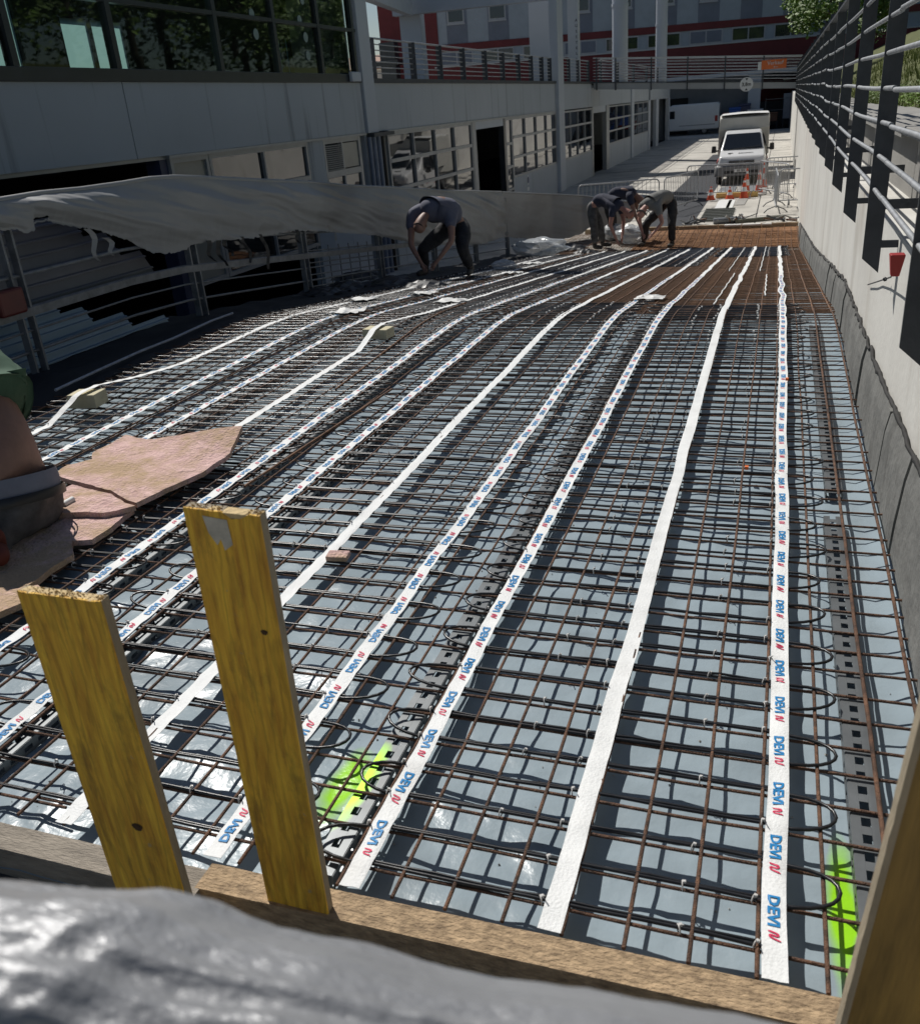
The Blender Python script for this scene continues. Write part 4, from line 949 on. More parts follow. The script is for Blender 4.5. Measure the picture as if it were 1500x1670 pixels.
# canopy frame beyond the glazed storey
Yc=37.6
def qb(nm,pts,d,m=facade2): b=MB(); b.prism(pts,d); b.build(nm,m,bd,True)
A=ony(640,26,Yc);B=ony(905,-3,Yc); qb('canopy_beam',[A,B,B+Vector((0,0,1.6)),A+Vector((0,0,1.6))],(0,.4,0))
A=ony(652,0,Yc);B=ony(678,0,Yc); A0=ony(654,128,Yc);B0=ony(687,128,Yc); qb('canopy_post',[Vector((A0.x,Yc+.41,ZB)),Vector((B0.x,Yc+.41,ZB)),Vector((B0.x,Yc+.41,4.6)),Vector((A0.x,Yc+.41,4.6))],(0,.5,0))
A=ony(578,-4,20.2);B=ony(664,26,37.2); b=MB(); dz=Vector((0,0,1)); b.hexa([A,A+Vector((.25,0,0)),B+Vector((.25,0,0)),B,A+dz*.45,A+Vector((.25,0,0))+dz*.45,B+Vector((.25,0,0))+dz*.8,B+dz*.8]); b.build('canopy_beam',facade2,bd,True)

# terrace railing (thing) between pillars
def railing(name,label,pts,h,n_r,posts,pm_,r=.016,post_w=.05,hang=0,top=None,group=None):
    t=thing(name,label,'railing',pts[0],0,group)
    A,B=Vector(pts[0]),Vector(pts[1]); d=(B-A)
    for k in range(n_r):
        z=h*(k+1)/(n_r+1); b=MB(); b.tube([A+Vector((0,0,z)),B+Vector((0,0,z))],r,6); b.build('rail',galv,t,True)
    b=MB(); b.tube([A+Vector((0,0,h)),B+Vector((0,0,h))],r*1.7,8); b.build('handrail',top or galv,t,True)
    ux=d.normalized(); q=Vector((-ux.y,ux.x,0))
    for s in posts:
        p=A.lerp(B,s); b=MB(); w=post_w/2; e=.012
        c=[p+ux*a+q*bb for a,bb in ((-e,-w),(e,-w),(e,w),(-e,w))]
        b.hexa([v+Vector((0,0,-hang)) for v in c]+[v+Vector((0,0,h)) for v in c]); b.build('post',pm_,t,True)
    return t
railing('terrace_railing','steel terrace railing on the grey fascia between the two pillars',((X0-.12,19.6,ZB+.09),(X0-.12,37.2,ZB+.09)),.80,6,[.02,.16,.27,.38,.5,.61,.72,.82,.91,.985],steel_dk,.013,.16)
railing('terrace_railing','short steel terrace railing between the second pillar and the footbridge',((X0-.12,38.5,ZB+.09),(X0-.12,44.8,ZB+.09)),.85,6,[.02,.3,.6,.97],steel_dk,.013,.14)
railing('terrace_railing','terrace railing continuing beyond the footbridge',((X0-.12,47.2,ZB+.09),(X0-.12,76,ZB+.09)),.95,6,[.02,.2,.4,.6,.8,.98],steel_dk,.015,.14)
# ------------------------------------------------------------------ footbridge
ft=thing('footbridge','grey footbridge with steel railing crossing above the street to the retaining wall','bridge',(-4,45,0))
xa,xb=X0+.05,.62
def zb_(x): return lerp(.775,.11,(x-xa)/(xb-xa))
def zl_(x): return lerp(.455,-.19,(x-xa)/(xb-xa))
def deckbox(nm,y0,y1,zt,zb,m,x0=xa,x1=xb):
    b=MB(); b.hexa([(x0,y0,zl_(x0)+zb),(x1,y0,zl_(x1)+zb),(x1,y1,zl_(x1)+zb),(x0,y1,zl_(x0)+zb),(x0,y0,zb_(x0)+zt),(x1,y0,zb_(x1)+zt),(x1,y1,zb_(x1)+zt),(x0,y1,zb_(x0)+zt)]); b.build(nm,m,ft,True)
deckbox('edge_beam',45,45.12,-.06,0,mat('pale bridge beam',(.36,.37,.37),.7,.08,1)); deckbox('deck',45.121,46.9,-.08,.06,concrete_d); deckbox('deck_edge',44.95,45.0,0,.28,steel_dk)
for yy,nm in ((45.0,'near'),(46.8,'far')):
    A=Vector((xa,yy,zb_(xa))); B=Vector((xb,yy,zb_(xb)))
    for k in range(7):
        z=.10+.125*k; b=MB(); b.tube([A+Vector((0,0,z)),B+Vector((0,0,z-.0))],.012,6); b.build('rail',galv,ft,True)
    b=MB(); b.box(0,0,0,1,1,1); b=MB(); b.hexa([(xa,yy-.05,zb_(xa)+.96),(xb,yy-.05,zb_(xb)+.96),(xb,yy+.05,zb_(xb)+.96),(xa,yy+.05,zb_(xa)+.96),(xa,yy-.05,zb_(xa)+1.0),(xb,yy-.05,zb_(xb)+1.0),(xb,yy+.05,zb_(xb)+1.0),(xa,yy+.05,zb_(xa)+1.0)]); b.build('handrail',mat('pale handrail',(.55,.55,.53),.5,.08,3),ft,True)
    for px in (973,1004,1062,1121,1182,1244,1310):
        P=ony(px,120,yy); b=MB(); b.box(P.x-.03,yy-.075,zb_(P.x)-.35,P.x+.03,yy-.055,zb_(P.x)+.98); b.build('post',steel_dk,ft,True)
def textobj(body,size,loc,rotx,m,name,parent,offset=0.0,rotz=0):
    cu=bpy.data.curves.new(name,'FONT'); cu.body=body; cu.size=size; cu.align_x='CENTER'; cu.align_y='CENTER'; cu.offset=offset; cu.resolution_u=2; cu.extrude=.002
    o=bpy.data.objects.new(name,cu); col.objects.link(o); dg=bpy.context.evaluated_depsgraph_get(); me=bpy.data.meshes.new_from_object(o.evaluated_get(dg)); bpy.data.objects.remove(o)
    me.materials.clear(); me.materials.append(m); q=bpy.data.objects.new(name,me); col.objects.link(q); q.parent=parent; q.location=loc; q.rotation_euler=(rotx,0,rotz); return q
blk=mat('black lettering',(.01,.01,.01),.5,.1,3)
P=ony(1217,137,44.9); t=thing('height_limit_sign','round white height limit sign reading 3,8m on the footbridge edge','sign',(P.x,44.9,P.z))
b=MB(); b.tube([(0,0,0),(0,.02,0)],.285,24); b.build('sign_disc',white_m,t)
textobj('3,8m',.20,(0,-.006,0),R(90),blk,'lettering',t,.004)
for s in(-1,1): b=MB(); b.add([(-.06,-.006,s*.24),(.06,-.006,s*.24),(0,-.006,s*.15)],[(0,1,2) if s>0 else (0,2,1)]); b.build('arrow',blk,t)
P=ony(1262,104,44.85); t=thing('banner','orange banner reading Verkauf hung on the footbridge railing','banner',(P.x,44.85,P.z)); b=MB(); b.grid(lambda u,v:((u-.5)*1.02,.02*math.sin(u*9)+0,(v-.5)*.36),10,3); b.build('banner_cloth',orange_m,t); textobj('Verkauf',.21,(.05,-.03,.05),R(90),white_m,'lettering',t); textobj('Büro',.09,(.08,-.03,-.11),R(90),white_m,'lettering',t)
b=MB(); b.box(-.66,-.0,-.18,-.52,.02,.14); b.build('banner_label',white_m,t)
# columns of the upper terrace and tall banner pole
for i,(px,y,r,lab) in enumerate(((1011,56,.43,'thick round grey column behind the footbridge'),(1078,75,.42,'thinner round grey column behind the footbridge, right'))):
    P=ony(px,90,y); b=MB(); b.cyl(0,0,0,9,r,24); b.cyl(0,0,8.2,9,r*1.25,24); t=thing('round_column',lab,'column',(P.x,y,ZB)); b.v=[v for v in b.v]; b2=MB(); b2.cyl(0,0,0,11,r,28); b2.build('shaft',facade2,t); b3=MB(); b3.cyl(0,0,3.9,4.05,r*1.08,28); b3.build('collar',facade2,t)
P=ony(936,80,48.5); t=thing('square_column','slim pale square column with dark vertical lettering left of the footbridge','column',(P.x,48.5,ZB)); b=MB(); b.box(-.26,-.2,0,.26,.2,7); b.build('shaft',mat('pale column',(.52,.54,.56),.6,.05,2),t,False,.01)
for k in range(9): textobj('AUSSTELLUNG'[k],.17,(.17,-.205,2.9-k*.24),R(90),blk,'lettering',t,.003)
P=ony(896,60,40.5); t=thing('square_column','broad square pillar right behind the second pillar of the workshop','column',(P.x-.35,40.6,ZB)); b=MB(); b.box(-.48,-.2,0,.42,.2,7); b.build('shaft',facade2,t,False,.01)
# ------------------------------------------------------------------ underpass and upper terrace behind the street
up=thing('underpass_building','dim building behind the footbridge with a grey wall and a dark open storage bay','building',(-4,88,STREET))
def bu(nm,m,*q,par=None):
    b=MB()
    for x in q: b.box(*x)
    return b.build(nm,m,par or up,True)
bu('wall',concrete_d,(-22,86.5,STREET,-2.9,88,.95)); bu('pillar',facade2,(-2.88,84.5,STREET,-1.9,85.4,.95)); bu('storage_ceiling',darkint,(-1.88,84.4,.6,4,100,.94)); bu('storage_rear',darkint,(-2.9,99,STREET,4,99.3,.6)); bu('storage_floor',darkint,(-2.9,84.4,STREET+.01,4,99,STREET+.04)); bu('side_wall',darkint,(3.2,84.4,STREET,4,99,.6)); bu('terrace_slab',facade2,(-26,84.3,.96,5,88,1.25))
bu('dark_door',darkint,(-9.6,86.40,STREET,-7.9,86.49,-.4))
bu('shelf',mat('shelf steel',(.22,.22,.23),.5,.1,4),(-1.5,86,-1.05,2.6,86.4,-1.0),(-1.5,86,-1.9,2.6,86.4,-1.85),(-1.5,86,STREET,-1.44,86.06,-.9),(.5,86,STREET,.56,86.06,-.9),(2.55,86,STREET,2.6,86.06,-.9))
bu('bright_tube',mat('white tube',(.7,.72,.7),.4,.05,3),(-.2,85.2,.38,2.4,85.35,.44),(.1,87,-.2,1.6,87.1,-.15))
for i,(px,py,m,lab,w_,h_) in enumerate(((1138+60,183,bluelid,'blue lidded bin in the storage bay, leftmost',.9,.8),(1231,186,bluelid,'blue crate with white lid on the storage bay shelf',1.2,.8),(1214,178,mat('dark blue drum',(.015,.03,.10),.4,.1,3),'dark blue round drum beside the storage pillar',.9,.9),(1195,190,red_m,'red crate stack left of the storage pillar',1.6,.7),(1256,190,mat('brown crate',(.15,.07,.04),.7,.1,3),'brown crate in the storage bay behind the box truck',1.1,.7),(1283,172,mat('pale panel',(.22,.23,.25),.6,.1,3),'pale upright panel at the right of the storage bay',.55,1.9))):
    P=ony(px,py,84.0+i*.12); t=thing('storage_bin',lab,'bin',(P.x,P.y,P.z-h_/2)); b=MB(); b.box(-w_/2,-.25,0,w_/2,.25,h_*.82); b.build('body',m,t,False,.04); b=MB(); b.box(-w_/2-.03,-.28,h_*.82,w_/2+.03,.28,h_); b.build('lid',white_m if i==1 else m,t,False,.03)
    b=MB(); b.box(P.x-w_/2,P.y-.2,STREET,P.x-w_/2+.06,P.y+.2,P.z-h_/2); b.box(P.x+w_/2-.06,P.y-.2,STREET,P.x+w_/2,P.y+.2,P.z-h_/2); tag(b.build('bin_stand',steel_dk),'thin dark stand carrying the '+lab.split(' in ')[0].split(' left')[0].split(' beside')[0].split(' on')[0].split(' at')[0],'stand')
# ------------------------------------------------------------------ red and grey building far behind
S=1.45
pL=Vector((-20.7,57.9,0))*S; pR=Vector((.62,64.2,0))*S; dx_=(pR-pL); Lf=dx_.length; ux=dx_.normalized(); ny_=Vector((ux.y,-ux.x,0))
rb=thing('red_and_grey_building','large grey building with dark red bands and rows of windows, far behind the footbridge','building',(pL.x,pL.y,STREET),math.atan2(ux.y,ux.x))
# local: x along the facade, y away from the camera
zbnd=3.6*S; zln=2.6*S; st=zln-(-0)
def rbx(nm,m,x0,y0,z0,x1,y1,z1,par=None): b=MB(); b.box(x0,y0,z0-STREET,x1,y1,z1-STREET); return b.build(nm,m,par or rb)
rbx('wall',bluegrey,0,.02,zln,Lf+12,1.5,18)
rbx('red_band',redclad,0,-.08,zbnd-.28,Lf+12,.018,zbnd+.28)
b=MB(); b.hexa([(-4.6,-.05,zln-5.0-STREET),(Lf+12,-.06,zln-5.0-STREET),(Lf+12,10,zln-5-STREET),(2.0,10,zln-5-STREET),(-4.6,-.05,zln-.1-STREET),(Lf+12,-.06,zln-.1-STREET),(Lf+12,10,zln-.1-STREET),(2.0,10,zln-.1-STREET)]); b.build('red_plinth',redclad,rb)
rbx('sill_line',mat('pale sill',(.5,.5,.5),.6,.05,3),0,-.14,zln-.098,Lf+12,.015,zln+.02)
rbx('red_end_panel',redclad,-4.7,.01,zln-5,-2.5,.6,13.5); rbx('red_end_panel',redclad,-2.45,-.06,zln-5,.5,.6,13.5)
rbx('grey_base',mat('dim grey base',(.12,.125,.13),.8,.1,1),-4.6,-.3,STREET,Lf+12,1.2,zln-5.02)
win_d=mat('far window glass',(.02,.025,.035),.08,.2,.5,spec=.9)
wf=mat('far window frame',(.42,.43,.46),.6,.05,3); recess=mat('dark blue grey render',(.17,.19,.24),.7,.1,.8)
step=Lf/8.6
for r,zz in enumerate((zbnd+.55,zbnd+5.9)):
    for k in range(11):
        x=1.4+k*step*.98
        o=rbx('recess_panel',recess,x-.1,.0,zbnd+.30 if r==0 else zz-2.0,x+1.75,.019,zz+4.8)
        z0=zz+1.35; f=rbx('window',wf,x+.0,-.05,z0,x+1.5,-.002,z0+2.0)
        b=MB(); b.box(x+.12,-.075,z0+.12-STREET,x+1.38,-.052,z0+1.88-STREET); b.build('pane',win_d,f)
        b=MB(); b.box(x-.05,-.12,z0-.12-STREET,x+1.55,-.0,z0-.002-STREET); b.build('sill',wf,f)
for k in range(11):
    x=.6+k*step*.98; o=rbx('window',wf,x,-.04,zln+.03,x+2.9,-.002,zbnd-.30)
    for q in range(2): b=MB(); b.box(x+.1+q*1.4,-.07,zln+.15-STREET,x+1.38+q*1.4,-.042,zbnd-.42-STREET); b.build('pane',win_d if k%3 else recess,o)
# far roofs and hill in the gap of sky
P=ony(598,118,130); t=thing('distant_house','small distant house with a brown tiled roof, seen through the terrace railing','house',(P.x-3,130,STREET)); b=MB(); b.box(-9,0,0,14,9,P.z-STREET+.2); b.build('wall',brick_w,t); b=MB(); z=P.z-STREET+.2; b.prism([(-10,-1,z),(15,-1,z),(15,4.5,z+1.9),(-10,4.5,z+1.9)],(0,0,.3)); b.build('roof',roof_t,t)
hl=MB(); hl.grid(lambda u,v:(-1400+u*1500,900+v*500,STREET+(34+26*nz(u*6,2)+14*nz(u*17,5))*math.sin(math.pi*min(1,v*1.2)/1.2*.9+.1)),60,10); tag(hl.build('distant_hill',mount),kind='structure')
P=ony(628,90,80); t=thing('chimney_stack','small dark stepped roof structure against the sky behind the terrace railing','chimney',(P.x,80,P.z-3.2)); b=MB(); b.box(-.5,0,0,.9,1,4.2); b.build('shaft',darkfl,t); b=MB(); b.box(-1.5,-.2,2.4,1.2,1.2,2.8); b.build('ledge',darkfl,t)
#@@VEHICLES
def rsec(y,zc0,z1,w0,w1,r=.08,axis='y'):
    """rounded cross-section at distance y: bottom zc0 width w0, top z1 width w1"""
    pts=[]; n=4
    def arc(cx,cz,a0):
        for k in range(n+1):
            a=R(a0+90*k/n); pts.append((cx+r*math.cos(a),cz+r*math.sin(a)))
    arc(w1/2-r,z1-r,0); arc(-w1/2+r,z1-r,90); arc(-w0/2+r*.5,zc0+r,180); arc(w0/2-r*.5,zc0+r,270)
    return [(x,y,z) for x,z in pts]
def wheel(parent,x,y,r,w_,steer=0):
    o=MB(); n=20; prof=[(-w_/2,r*.62),(-w_/2,r*.9),(-w_/2+.03,r),(w_/2-.03,r),(w_/2,r*.9),(w_/2,r*.62)]
    vs=[];fs=[]
    for i in range(n):
        a=2*math.pi*i/n
        for (dx,rr) in prof: vs.append((dx,math.cos(a)*rr,math.sin(a)*rr))
    k=len(prof); fs=[(i*k+j,i*k+j+1,((i+1)%n)*k+j+1,((i+1)%n)*k+j) for i in range(n) for j in range(k-1)]
    o.add(vs,fs,True); wv_=o.build('wheel',tyre_m,parent); wv_.location=(x,y,r)
    h=MB(); h.tube([(-w_*.35,0,0),(w_*.35,0,0)],r*.61,16); hb=h.build('rim',grey_pl,wv_)
    h=MB(); h.tube([(-w_*.42,0,0),(w_*.42,0,0)],r*.2,10); h.build('hub',galv,wv_)
    return wv_
tk=thing('box_truck','white double cab truck with a grey tarpaulin box, parked facing the ramp','truck',(-1.36,36.85,STREET),R(1.5))
c=MB()
secs=[rsec(0,.42,.80,1.62,1.58,.05),rsec(.05,.36,.98,1.76,1.60,.07),rsec(.22,.34,1.03,1.84,1.62,.07),rsec(.95,.34,1.17,1.86,1.62,.06),rsec(1.02,.34,1.19,1.86,1.60,.05)]
c.loft(secs); c.build('hood',white_paint,tk)
c=MB(); c.loft([rsec(.98,.34,1.18,1.86,1.60,.05),rsec(1.75,.34,1.78,1.86,1.36,.09),rsec(2.0,.34,1.82,1.86,1.36,.09),rsec(3.0,.34,1.82,1.86,1.36,.09),rsec(3.1,.34,1.70,1.86,1.4,.09)]); cab=c.build('cab',white_paint,tk)
c=MB(); c.add([(-.72,.985,1.205),(.72,.985,1.205),(.61,1.66,1.705),(-.61,1.66,1.705)],[(0,1,2,3)]); c.prism([(-.72,.985,1.21),(.72,.985,1.21),(.61,1.66,1.71),(-.61,1.66,1.71)],(0,-.012,.012)); c.build('windscreen',vglass,tk)
for s in(-1,1):
    c=MB(); 
    def sx(z): return s*(.93-(z-1.18)*.18+.004)
    for (a,b2) in ((1.55,2.15),(2.25,2.9)):
        f=.0 if a>2 else .0
        c.prism([(s*.845,a-.1 if a<2 else a,1.22),(s*.845,b2,1.22),(s*.725,b2-.03,1.64),(s*.725,a+.18 if a<2 else a,1.64)],(s*.03,0,.0))
    c.build('side_window',vglass,tk)
    c=MB(); c.loft([[(x*1.0+s*1.06,y,z) for x,y,z in rsec(1.18,1.10,1.34,.13,.13,.03)],[(x+s*1.06,y,z) for x,y,z in rsec(1.32,1.10,1.34,.16,.16,.03)]]); c.box(s*.88,1.22,1.14,s*1.0,1.28,1.19); c.build('wing_mirror',black_pl,tk)
    c=MB(); c.hexa([(s*.50,-.0,.72),(s*.84,.06,.72),(s*.84,.2,.72),(s*.50,.1,.72),(s*.46,.02,.86),(s*.84,.10,.90),(s*.84,.2,.9),(s*.46,.12,.86)]) if s>0 else c.hexa([(-.84,.06,.72),(-.50,0,.72),(-.50,.1,.72),(-.84,.2,.72),(-.84,.10,.90),(-.46,.02,.86),(-.46,.12,.86),(-.84,.2,.9)])
    c.build('headlight',lamp_m,tk)
    c=MB(); c.box(s*.92,1.3,.55,s*.945,3.0,.78); c.build('red_stripe',red_m,tk)
    wheel(tk,s*.80,.62,.31,.2); wheel(tk,s*.80,4.3,.31,.2)
    c=MB(); c.tube([(s*.935,.62+.36*math.cos(R(a)),.31+.36*math.sin(R(a))) for a in range(0,181,20)],.03,6); c.build('wheel_arch',black_pl,tk)
c=MB(); c.box(-.45,-.025,.73,.45,.03,.86); gr=c.build('grille',black_pl,tk)
for k in range(3): c=MB(); c.box(-.44,-.034,.75+k*.04,.44,-.026,.762+k*.04); c.build('grille_bar',grey_pl,gr)
c=MB(); c.tube([(.075*math.cos(R(a)),-.04,.80+.075*math.sin(R(a))) for a in range(0,361,24)],.008,5,False); c.tube([(-.045,-.04,.845),(-.012,-.04,.76),(0,-.04,.80),(.012,-.04,.76),(.045,-.04,.845)],.007,5); c.build('round_emblem',lamp_m,tk)
c=MB(); c.loft([rsec(-.09,.36,.66,1.60,1.62,.08),rsec(-.03,.32,.70,1.80,1.80,.08),rsec(.18,.32,.70,1.88,1.88,.08)]); c.build('bumper',grey_pl,tk)
c=MB(); c.box(-.6,-.10,.42,.6,-.092,.52); c.build('air_intake',black_pl,tk)
c=MB(); c.box(-.26,-.115,.46,.26,-.102,.57); pl=c.build('number_plate',white_m,tk); textobj('BE 302',.10,(0,-.118,.515),R(90),blk,'lettering',tk,.002)
t_=textobj('EGNACH',.13,(.13,.47,1.085),R(12),blk,'lettering',tk,.003); 
c=MB(); c.tube([(-.42+.09*math.cos(R(a)),.47+.06*math.sin(R(a)),1.088+.012*math.sin(R(a))) for a in range(0,300,20)],.009,5); c.tube([(-.50,.42,1.08),(-.34,.53,1.10)],.008,5); c.build('hood_emblem',blk,tk)
c=MB(); c.loft([rsec(1.35+.0,1.90,1.915,1.2,1.2,.006)]+[rsec(1.36,1.9,1.915,1.2,1.2,.006)]); 
c=MB(); c.loft([rsec(2.55,1.86,2.26,1.84,1.80,.05),rsec(3.15,.85,2.36,1.90,1.88,.05),rsec(5.7,.85,2.36,1.90,1.88,.05)],False); c.build('tarpaulin_box',box_m,tk)
c=MB(); c.grid(lambda u,v:(lerp(-.90,.90,u),lerp(2.6,5.7,v),2.366+.03*math.sin(math.pi*u)+.006*nz(u*5,v*8)),16,16); c.build('box_roof',white_m,tk)
c=MB(); c.box(-.85,3.1,.42,.85,5.65,.60); c.box(-.93,3.12,.62,.93,5.7,.84); c.build('load_bed',grey_pl,tk)
c=MB(); c.tube([(-.25,.96,1.22),(.35,.99,1.26),(.62,1.02,1.3)],.008,5); c.build('wiper',black_pl,tk)
# white panel van, side on
vn=thing('white_van','white panel van standing sideways at the end of the street behind the truck','van',(-5.05,83.0,STREET))
def vsec(x,z0,z1,d0,d1,r): return [(x,y,z) for (y,_,z) in [(p[0],0,p[2]) for p in rsec(0,z0,z1,d0,d1,r)]]
c=MB(); c.loft([vsec(0,.45,2.30,1.95,1.75,.12),vsec(-.15,.38,2.42,2.0,1.76,.14),vsec(-3.8,.38,2.42,2.0,1.76,.14),vsec(-4.5,.38,2.15,2.0,1.70,.14),vsec(-5.0,.38,1.35,2.0,1.7,.14),vsec(-5.8,.42,1.05,1.9,1.6,.14)]); c.v=[(x,y+1.0,z) for x,y,z in c.v]; c.build('body',white_paint,vn)
c=MB(); c.box(-5.4,-.03,.40,-.1,.0,.72); c.box(-5.4,-.035,.48,-3.2,-.031,.56); c.build('side_skirt',black_pl,vn)
c=MB(); c.box(-.32,-.03,.98,-.10,.02,1.42); c.build('tail_light',red_m,vn)
c=MB(); c.box(-4.4,.02,1.35,-3.6,.05,1.95); c.build('cab_window',vglass,vn)
c=MB(); c.box(-3.2,-.045,.74,-.3,-.031,.80); c.build('rubbing_strip',grey_pl,vn)
for x in(-1.15,-4.6):
    q=wheel(vn,x,.08,.35,.2); q.rotation_euler=(0,0,R(90))
b=MB(); b.grid(lambda u,v:(lerp(-3.62,-2.17,u)+(.0 if v<.97 else 0),lerp(25.3,55.5,v),STREET+.006),1,20); tag(b.build('street_shadow_strip',mat('painted street shadow',(.028,.031,.038),.85,.25,6,.5,60)),kind='structure')  # shadow band left of the truck, painted as a dark strip on the street
# ------------------------------------------------------------------ crowd barriers
random.seed(3)
def barrier(x,y,rz,L,label,z=STREET,h=1.05,tilt=0):
    t=thing('crowd_barrier',label,'barrier',(x,y,z),rz,'crowd barriers closing the street')
    b=MB(); r=.019; rad=.12; pts=[(0,0,.18)]+[(rad-rad*math.cos(R(a)),0,h-rad+rad*math.sin(R(a))) for a in range(0,91,18)]+[(L-rad+rad*math.sin(R(a)),0,h-rad+rad*math.cos(R(a))) for a in range(0,91,18)]+[(L,0,.18),(0,0,.18)]
    b.tube(pts,r,8); b.build('frame',galv,t)
    n=int(L/.125); bb=MB(); bb.tube([(0,0,.2),(0,0,h-.02)],.0075,5); me=bb.mesh('upright',galv)
    for k in range(1,n): inst('upright',me,t,(L*k/n,0,0))
    for x_ in(.3,L-.3):
        b=MB(); b.tube([(x_,-.32,.0),(x_,-.22,.10),(x_,0,.18),(x_,.22,.10),(x_,.32,.0)],.016,6); b.build('foot',steel_dk,t)
    return t
z8=lambda a,b:(1060+a/5.77,120+b/5.77)
def gp(a,b): return onz(*z8(a,b),STREET)
A=gp(420,1150);B=gp(1040,1120)
barrier(-2.95,32.7,R(-8),2.45,'crowd barrier standing in front of the white truck')
barrier(-.62,33.2,R(-66),2.2,'crowd barrier turned end-on beside the red and white cones')
barrier(-.45,34.2,R(8),1.3,'short far crowd barrier right of the truck front')
barrier(-.02,27.6,R(92),2.2,'crowd barrier turned along the pale wall, right')
barrier(.02,29.3,R(-4),.52*1.9,'narrow crowd barrier closing the gap to the pale wall')
barrier(-5.6,27.4,R(20),2.4,'crowd barrier behind the bending workers, lower left of the truck')
barrier(-3.2,28.3,R(72),2.5,'crowd barrier running along the dark painted shadow strip behind the grey shirt worker')
def cone(x,y,label,z=STREET,h=.5,cap=False):
    t=thing('traffic_cone',label,'cone',(x,y,z),0,'traffic cones')
    b=MB(); b.box(-.14,-.14,0,.14,.14,.03); b.build('base',cone_m,t,False,.01)
    for (a,c,m,nm) in ((.03,.36,cone_m,'cone_body'),(.36,.58,white_m,'white_band'),(.58,.80,cone_m,'cone_body'),(.80,.90,white_m,'white_band'),(.90,1,cone_m,'cone_tip')):
        b=MB(); ra=.115*(1-a)+.022; rc=.115*(1-c)+.022; b.cyl(0,0,a*h,c*h,ra,14,rc); b.build(nm,m,t)
cone(-2.10,32.0,'leftmost dark red cone in front of the pale yellow beam',h=.42)
cone(-1.50,32.0,'middle cone in front of the pale yellow beam',h=.38)
cone(-1.05,32.05,'tall red and white cone at the centre of the pale yellow beam',h=.62)
cone(-1.02,33.1,'red and white cone behind the barrier, in front of the truck number plate',h=.85)
cone(-.62,33.5,'red and yellow cone beside the end-on barrier',h=.75)
cone(-.52,35.2,'cone farthest right beside the truck corner',h=.85)
b=MB(); b.box(-1.95,32.32,STREET+.01,-.62,32.5,STREET+.16); tag(b.build('yellow_beam',yel_m,None,False,.006),'pale yellow timber beam across the lane behind the cones','timber')
for k,(x,w_) in enumerate(((-2.0,.55),(-1.38,.30),(-1.02,.34),(-.66,.28))):
    b=MB(); b.box(x,32.7,STREET+.01,x+w_,35.9,STREET+.035); tag(b.build('ground_board',[galv2,concrete,galv2,concrete][k]),['wide grey steel plate on the ground left in front of the truck','pale plank between two grey plates in front of the truck','narrow grey plate on the ground in front of the truck','pale plank at the right of the plates in front of the truck'][k],'plate')
# pale paper strips and plates lying on the ground in front
for k,(a,c,w_) in enumerate((((600,1280),(650,1190),.42),((700,1285),(745,1190),.20),((790,1240),(830,1180),.3),((560,1205),(620,1190),.2))):
    A=gp(*a);B=gp(*c); b=MB(); b.prism([(A.x,A.y,STREET+.006),(A.x+w_,A.y,STREET+.006),(B.x+w_,B.y,STREET+.006),(B.x,B.y,STREET+.006)],(0,0,.012)); tag(b.build('ground_sheet',white_m if k<2 else concrete),['broad white sheet lying on the ground behind the stacked bars','narrow white sheet right of the broad white one','pale slab right of the white sheets','pale slab left of the white sheets'][k],'sheet')
# stack of dark bars
sk_=thing('bar_stack','row of dark steel channels laid side by side on the pale ground below the cones','steel bars',(-1.6,27.6,STREET))
for k in range(8):
    A=gp(525-k*9,1290+k*15); B=gp(800-k*5,1280+k*15); b=MB(); th=.05
    b.hexa([(A.x,A.y-.07,STREET+.01),(B.x,B.y-.07,STREET+.01),(B.x,B.y+.07,STREET+.01),(A.x,A.y+.07,STREET+.01),(A.x,A.y-.07,STREET+.01+th),(B.x,B.y-.07,STREET+.01+th),(B.x,B.y+.07,STREET+.01+th),(A.x,A.y+.07,STREET+.01+th)]); b.build('steel_channel',mat('dark weathered steel',(.06,.065,.055),.6,.3,5),sk_,True)
# debris along the ramp foot
random.seed(31)
deb=['bundle of bent bars at the ramp foot, left','pile of short offcuts at the ramp foot','grey roll lying at the ramp foot','upright bolt plate at the ramp foot, centre','long dark beam lying obliquely at the ramp foot','low rubble by the wall corner','bent bar scraps near the wall corner']
for k,(a,b_) in enumerate(((350,1425),(440,1415),(720,1410),(835,1400),(1035,1385),(1220,1395),(1320,1390))):
    P=gp(a,b_); t=thing('building_debris',deb[k],'debris',(P.x,P.y,STREET))
    if k==4: b=MB(); b.hexa([(-.62,-.35,.0),(.62,.15,.02),(.60,.28,.02),(-.64,-.22,0),(-.62,-.35,.09),(.62,.15,.11),(.60,.28,.11),(-.64,-.22,.09)]); b.build('beam',mat('dark beam',(.10,.10,.075),.7,.3,8),t); continue
    if k==2: b=MB(); b.tube([(-.35,0,.08),(0,.06,.08),(.3,.18,.08)],.08,10); b.build('roll',galv2,t)
    for q in range(7):
        a0=random.uniform(0,6.28); L=random.uniform(.15,.42); c=(random.uniform(-.22,.22),random.uniform(-.15,.15),random.uniform(.02,.10)); b=MB(); b.tube([c,(c[0]+math.cos(a0)*L,c[1]+math.sin(a0)*L*.6,c[2]+random.uniform(-.02,.16))],random.uniform(.012,.03),6); b.build('offcut',random.choice([galv2,steel_dk,concrete,rust]),t)
